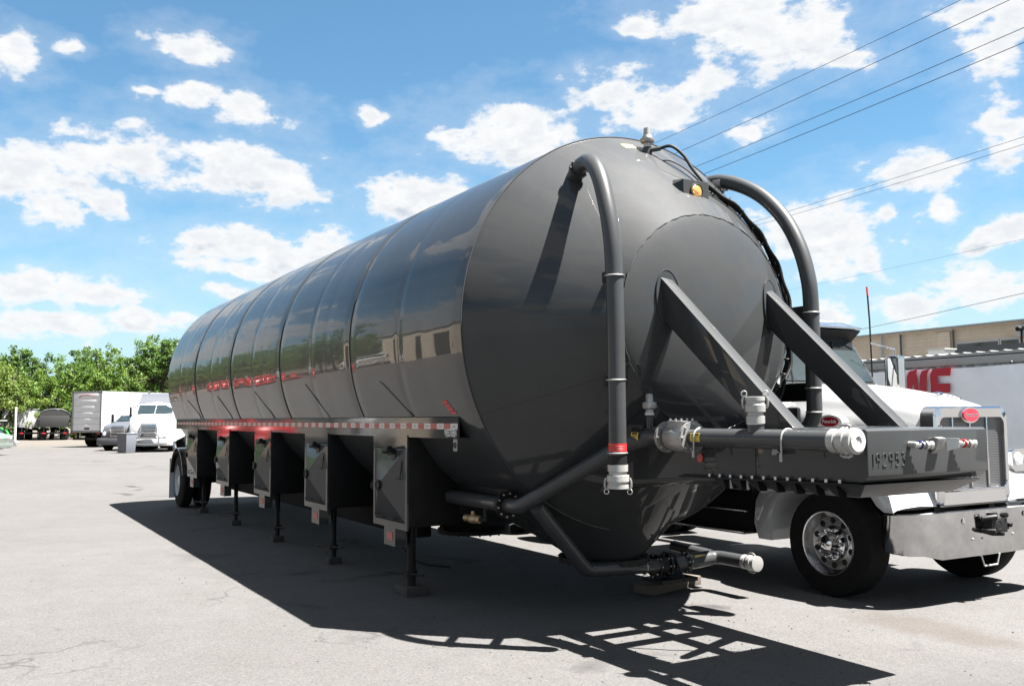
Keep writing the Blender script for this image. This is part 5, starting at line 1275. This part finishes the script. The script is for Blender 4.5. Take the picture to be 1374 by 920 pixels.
def semi(name, label, loc, ang, body, roofc, H=3.35, sleeper=True, grille='chrome', stacks=True, length=6.4, guard=False, low=False, trailer=None, cat='truck'):
    T = thing(name, label, cat, loc, ang)
    W = 1.2; zt = H
    # side silhouette, +x forward
    hoodz = 1.75 if not low else 1.35; wz = 2.55 if not low else 1.95
    prof = [(0.0,0.45),(0.05,1.0),(0.02,hoodz-0.22),(-0.12,hoodz-0.06),(-0.5,hoodz+0.04),(-1.75,hoodz+0.25),(-2.35,wz),(-2.9,(zt-0.35) if not low else wz+0.05),(-3.5,zt),(-4.3,zt+0.03),(-4.9,zt-0.1),(-4.95,0.9),(-4.6,0.75),(-0.9,0.55)]
    rings = []
    for (yy, k) in ((-1.0,0),(-0.94,0.05),(-0.6,0.08),(0,0.10),(0.6,0.08),(0.94,0.05),(1.0,0)):
        ring = []
        for (x, z) in prof:
            taper = 1.0
            if x > -1.7: taper = 0.86+0.14*(-x/1.7) if z > 0.95 else 1.0
            if z > wz-0.2: taper = 0.86
            up = k if z > hoodz-0.1 else 0
            xx = x-0.25*(abs(yy)**3) if x > -0.2 else x
            ring.append((xx, yy*W*taper, z+up))
        rings.append(ring)
    b = MB().loft(rings).build('body', MT[body], T, angle=35, bevel=0.0)
    def P(x, z, y): return (x, y, z)
    # windshield: on the slope between (-1.75) and (-2.35)
    for s in (-1, 1):
        y0, y1 = (0.02, 0.92) if s > 0 else (-0.92, -0.02)
        x0, z0_, x1, z1_ = -1.72, hoodz+0.37, -2.32, wz+0.06
        MB().hexa([(x0+0.05,y0,z0_),(x0+0.05-0.12*(s>0),y1,z0_),(x1+0.05-0.1*(s>0),y1*0.96,z1_),(x1+0.05,y0,z1_),(x0,y0,z0_),(x0-0.12*(s>0),y1,z0_),(x1-0.1*(s>0),y1*0.96,z1_),(x1,y0,z1_)]).build('windshield', MT['glass'], b, smooth=False)
        ys = s*W*0.965
        MB().hexa([(-2.15,ys,hoodz+0.25),(-3.1,ys,hoodz+0.22),(-3.1,ys*0.93,wz+0.08),(-2.55,ys*0.93,wz+0.08),(-2.15,ys*1.03,hoodz+0.25),(-3.1,ys*1.03,hoodz+0.22),(-3.1,ys*0.96,wz+0.08),(-2.55,ys*0.96,wz+0.08)]).build('side_window', MT['glass'], b, smooth=False)
        MB().box(-2.15,-1.95,s*(W+0.16)-0.05,s*(W+0.16)+0.05,hoodz+0.2,hoodz+0.75).build('mirror', MT['black'], T, bevel=0.02)
        MB().lathe([(0,0.14),(0.05,0.11),(0.06,0.001)], (-0.10,s*0.82,0.98), (1,0,0.2), 18, False).build('headlight', MT['lens'], T)
        MB().prism([(-1.55,0.52),(-1.5,0.9),(-1.2,1.12),(-0.85,1.12),(-0.5,0.95),(-0.4,0.6),(-0.45,0.56)], 'y', min(s*0.9,s*1.215), max(s*0.9,s*1.215)).build('fender', MT[body], T, bevel=0.03)
        wheel(-1.0, s*1.19, 0.50, 0.30, s, T, 'chrome_rim')
        wheel(-5.4 if length > 6 else -4.3, s*1.2, 0.50, 0.55, s, T, 'chrome_rim')
        if length > 6: wheel(-6.6, s*1.2, 0.50, 0.55, s, T, 'chrome_rim')
        if stacks: MB().cyl((-5.05,s*0.95,1.0),(-5.05,s*0.95,zt+0.35),0.075,12).build('exhaust_stack', MT['chrome_rim'], T)
    if roofc != body: MB().loft([[(-2.45,y*1.0,wz+0.13),(-2.92,y,zt-0.22),(-3.5,y,zt+0.12),(-4.3,y,zt+0.15),(-4.92,y,zt+0.02),(-4.92,y,wz+0.2)] for y in (-1.045,-0.6,0,0.6,1.045)]).build('roof_fairing', MT[roofc], b, angle=35)
    g = MB().prism([(-0.42,0.80),(0.42,0.80),(0.46,1.25),(0.40,hoodz-0.20),(-0.40,hoodz-0.20),(-0.46,1.25)], 'x', -0.02, 0.07).build('grille', MT['chrome_rim'], T, bevel=0.02)
    m = MB()
    for k in range(7): m.box(0.071, 0.08, -0.36, 0.36, 0.86+k*0.085, 0.90+k*0.085)
    m.build('grille_slots', MT['black'], g)
    MB().prism([(0.10,-1.2),(0.16,-0.8),(0.18,0),(0.16,0.8),(0.10,1.2),(-0.5,1.21),(-0.5,-1.21)], 'z', 0.34, 0.72).build('bumper', MT[body if not low else 'silver'], T, bevel=0.03)
    if guard:
        MB().tube([(0.22,-0.55,0.40),(0.30,-0.60,0.85),(0.28,-0.35,1.05),(0.28,0.35,1.05),(0.30,0.60,0.85),(0.22,0.55,0.40)], 0.04, 8).tube([(0.24,-1.0,0.45),(0.26,-1.0,0.75),(0.26,1.0,0.75),(0.24,1.0,0.45),(0.24,-1.0,0.45)], 0.035, 8).build('bull_bar', MT['chrome_rim'], T)
    MB().box(-length-0.9,-0.6,-0.45,-0.36,0.72,0.95).box(-length-0.9,-0.6,0.36,0.45,0.72,0.95).build('chassis', MT['dark'], T)
    return T
semi = local(semi)
semi('semi_truck', 'white sleeper semi with silver roof fairing parked beyond the tank trailer tail', (-54.0, 3.15, 0), math.atan2(-0.33, 0.94), 'white', 'silver', 3.15, guard=True)
semi('grey_truck', 'low blue-grey truck whose hood shows between the box trailer and white semi', (-57.5, 2.05, 0), math.atan2(-0.55, 0.83), 'silver', 'silver', 2.05, grille='dark', stacks=False, length=5.5, low=True)
def bin_():
    b = MB().hexa([(-0.30,-0.30,0),(0.30,-0.30,0),(0.30,0.30,0),(-0.30,0.30,0),(-0.36,-0.36,1.0),(0.36,-0.36,1.0),(0.36,0.36,1.0),(-0.36,0.36,1.0)])
    T = thing('waste_bin', 'upright grey plastic waste bin standing in front of the white semi', 'bin', (-53.6, 2.0, 0), 0.6)
    global WORLD_PARTS
    WORLD_PARTS = False
    b.build('bin_body', MT['bin'], T, bevel=0.03)
    MB().box(-0.38,0.38,-0.38,0.38,1.0,1.05).build('lid', MT['bin'], T, bevel=0.02)
    WORLD_PARTS = True
bin_()

@local
def tarp_trailer(x, y, tarpm, label, endm, group):
    T = thing('tarped_trailer', label, 'trailer', (x, y, 0), 0.0, group)
    W = 1.22; z0 = 1.15; zs = 2.2; L = 8.5
    ringf = lambda xx, zt: [(xx, -W, z0), (xx, -W, zs)]+[(xx, -W*math.cos(PI*k/14), zs+(zt-zs)*math.sin(PI*k/14)) for k in range(1, 14)]+[(xx, W, zs), (xx, W, z0)]
    tub = MB().box(-L, 0, -W, W, z0, zs).build('tub', MT[endm], T, bevel=0.02)
    m = MB(); m.loft([[(xx, -W*1.01*math.cos(PI*k/14), zs+(2.75-zs+0.03*math.sin(xx*4))*math.sin(PI*k/14)) for k in range(15)] for xx in [-L+i*L/20 for i in range(21)]])
    m.build('tarp', MT[tarpm], T, angle=40)
    h = MB()
    for xx in (0.01,-2.8,-5.6,-8.4): h.tube([(xx, -W*1.03*math.cos(PI*k/14), zs+(2.80-zs)*math.sin(PI*k/14)) for k in range(15)], 0.03, 6)
    h.build('tarp_bow', MT['gutter'], T)
    m = MB().box(-L, 0, -0.5, -0.4, 0.85, 1.1).box(-L, 0, 0.4, 0.5, 0.85, 1.1).box(-0.05,0.08,-1.15,1.15,0.55,0.70).box(-0.02,0.05,-0.9,-0.8,0.6,1.1).box(-0.02,0.05,0.8,0.9,0.6,1.1).build('chassis', MT['dark'], T)
    for s in (-1, 1):
        for xx in (-1.1, -2.4): wheel(xx, s*1.2, 0.5, 0.55, s, T)
        MB().box(0.081,0.10,s*0.85-0.14,s*0.85+0.14,0.57,0.68).build('tail_lamp', MT['red'], T)
        MB().box(-0.32,-0.30,min(s*0.62,s*1.2),max(s*0.62,s*1.2),0.15,0.9).build('mud_flap', MT['black'], T)
        MB().box(-0.5,0.2,s*1.28-0.02,s*1.28+0.02,1.9,1.96).build('tarp_arm', MT['zinc'], T)
G = 'arched tarp trailers parked under the trees'
tarp_trailer(-93, 1.3, 'tarp_black', 'black arched tarp trailer, nearest to the box trailer', 'tarp_black', G)
tarp_trailer(-95, -0.35, 'tarp_white', 'arched trailer with pale tarp, middle of the three left of the box trailer', 'door_grey', G)
tarp_trailer(-98, -1.35, 'tarp', 'arched trailer with grey tarp, leftmost of the three under the trees', 'door_grey', G)

@local
def car():
    T = thing('parked_car', 'pale green-grey car cut off by the left edge of the photo', 'car', (-54.3, -3.75, 0), math.radians(62))
    # +x is the rear end that shows
    prof = [(0.0,0.42),(0.05,0.80),(-0.03,0.98),(-0.35,1.06),(-0.95,1.42),(-1.5,1.50),(-2.3,1.47),(-3.0,1.12),(-3.9,0.95),(-4.4,0.75),(-4.5,0.40),(-4.2,0.25),(-0.3,0.25)]
    rings = []
    for yy in (-1.0,-0.95,-0.6,0,0.6,0.95,1.0):
        rings.append([(x-0.18*abs(yy)**3*(1 if x > -1 else -1 if x < -3.5 else 0), yy*(0.88 if z < 1.1 else 0.72), z-(0.04 if abs(yy) > 0.9 and z > 0.9 else 0)) for x, z in prof])
    b = MB().loft(rings).build('body', MT['car'], T, angle=30)
    MB().hexa([(-0.40,-0.60,1.10),(-0.40,0.60,1.10),(-0.93,0.56,1.40),(-0.93,-0.56,1.40),(-0.36,-0.60,1.115),(-0.36,0.60,1.115),(-0.90,0.56,1.425),(-0.90,-0.56,1.425)]).build('rear_window', MT['glass'], b, smooth=False)
    for s in (-1, 1):
        y = s*0.70
        MB().hexa([(-0.75,y,1.12),(-2.85,y*1.1,1.12),(-2.25,y,1.43),(-1.1,y,1.44),(-0.75,y*1.12,1.12),(-2.85,y*1.15,1.12),(-2.25,y*1.05,1.43),(-1.1,y*1.05,1.44)]).build('side_window', MT['glass'], b, smooth=False)
        MB().box(-0.10,0.03,s*0.66-0.14,s*0.66+0.12,0.75,0.92).build('tail_lamp', MT['lens'], b, bevel=0.02)
        for x in (-0.95,-3.65): wheel(x, s*0.89, 0.33, 0.22, s, T, 'chrome_rim')
        MB().box(-2.75,-2.6,min(s*0.9,s*1.03),max(s*0.9,s*1.03),1.02,1.14).build('wing_mirror', MT['car'], T, bevel=0.02)
    MB().box(-0.05,0.055,-0.82,0.82,0.36,0.56).build('bumper', MT['car'], T, bevel=0.03)
car()
bpy.data.objects['parked_car'].scale = (1, 1, 1.08)
@local
def machine():
    T = thing('green_loader', 'small green and black loader machine behind the pale green car', 'loader', (-66, -4.2, 0), 0.5)
    b = MB().hexa([(-1.1,-0.7,0.55),(1.2,-0.7,0.55),(1.2,0.7,0.55),(-1.1,0.7,0.55),(-1.1,-0.7,1.15),(1.3,-0.6,1.0),(1.3,0.6,1.0),(-1.1,0.7,1.15)]).build('body', MT['green'], T, bevel=0.05)
    c = MB()
    for x in (-0.9, 0.5):
        for y in (-0.62, 0.62): c.box(x-0.04,x+0.04,y-0.04,y+0.04,1.1,2.05)
    c.box(-1.0,0.65,-0.72,0.72,2.05,2.16); c.build('roll_cage', MT['black'], T)
    MB().box(-1.05,0.7,-0.74,0.74,2.17,2.24).build('canopy', MT['roofwhite'], T, bevel=0.03)
    MB().box(-0.8,0.0,-0.5,0.5,1.12,1.75).build('seat', MT['black'], T, bevel=0.08)
    for s in (-1, 1):
        MB().tube([(-1.0,s*0.78,1.7),(0.6,s*0.78,1.35),(1.5,s*0.78,0.5)], 0.07, 8).build('lift_arm', MT['green'], T)
        for x in (-0.75, 0.8): wheel(x, s*0.98, 0.42, 0.28, s, T)
    MB().prism([(1.4,0.15),(2.1,0.12),(1.6,0.7),(1.4,0.7)], 'y', -0.85, 0.85).build('bucket', MT['black'], T)
    P = thing('white_post', 'white vertical post with a round base left of the tarped trailers', 'post', (-76, -2.45, 0))
    MB().cyl((0,0,0.2),(0,0,2.75),0.085,14).build('pole', MT['whitelabel'], P); MB().lathe([(0,0.35),(0.25,0.33),(0.35,0.14)], (0,0,0), (0,0,1), 18).build('base', MT['zinc'], P)
    MB().cyl((0,0,2.75),(0,0,3.5),0.025,8).build('rod', MT['black'], P)
machine()
bpy.data.objects['green_loader'].scale = (0.75, 0.75, 0.8); bpy.data.objects['green_loader'].location = (-70, -3.9, 0)
@local
def lamp():
    T = thing('street_lamp', 'street lamp head reaching out left of the tank in front of the trees', 'street lamp', (-84, 12.6, 0))
    MB().cyl((0,0,0),(0,0,8.2),0.09,12).tube([(0,0,8.1),(-0.1,-0.8,8.3),(-0.1,-1.7,8.3)],0.05,8).build('pole', MT['zinc'], T)
    MB().hexa([(-0.18,-2.6,8.24),(0.1,-2.6,8.24),(0.14,-1.6,8.22),(-0.2,-1.6,8.22),(-0.14,-2.6,8.34),(0.06,-2.6,8.34),(0.1,-1.6,8.42),(-0.16,-1.6,8.42)]).build('lamp_head', mat('lamp_beige', (0.45,0.36,0.27), 0.6), T, bevel=0.03)
lamp()

# ------------------------------------------------------------------ the other side of the yard (seen mirrored in the tank)
@local
def other_side():
    T = thing('workshop_building', 'tan workshop with a tall dark doorway, mirrored in the side of the tank', 'building', (-45.5, -20.5, 0), 0)
    w = MB(); w.prism([(-8,0),(-2.9,0),(-2.9,5.6),(2.3,5.6),(2.3,0),(8.0,0),(8.0,7.0),(-8,7.0)], 'y', -0.3, 0.0); w.box(-8,-7.7,-14,-0.3,0,7); w.box(7.7,8,-14,-0.3,0,7); w.box(-8,8,-14.3,-14,0,7)
    w.build('wall', MT['brick_tan'], T, smooth=False)
    MB().box(-8.2,8.2,-14.4,0.2,7.0,7.25).build('roof', MT['roofwhite'], T, smooth=False)
    MB().box(-2.9,2.3,-6,-5.8,0,5.6).build('inner_partition', MT['dark'], T, smooth=False)
    for x in (4.6,): 
        f = MB().box(x,x+1.2,0.001,0.06,1.6,2.8).build('window', MT['whitelabel'], T, smooth=False); MB().box(x+0.08,x+1.12,0.061,0.07,1.68,2.72).build('pane', MT['glass'], f, smooth=False)
other_side()
rt = semi('red_truck', 'red semi at the near end of the red row mirrored in the tank', (-50.5, -12.6, 0), 0.06, 'redpaint', 'redpaint', 2.75); rt.scale = (1.1, 1, 0.75)
rt2 = copy_tree(rt); rt2.location = (-60.0, -13.0, 0); rt2['label'] = 'red semi at the far end of the red row mirrored in the tank'
for o in (rt, rt2): o['group'] = 'red trucks on the open side of the yard'
semi('white_truck', 'white semi standing before the tan workshop, mirrored in the tank', (-52.8, -18.0, 0), 1.2, 'white', 'white', 3.1)
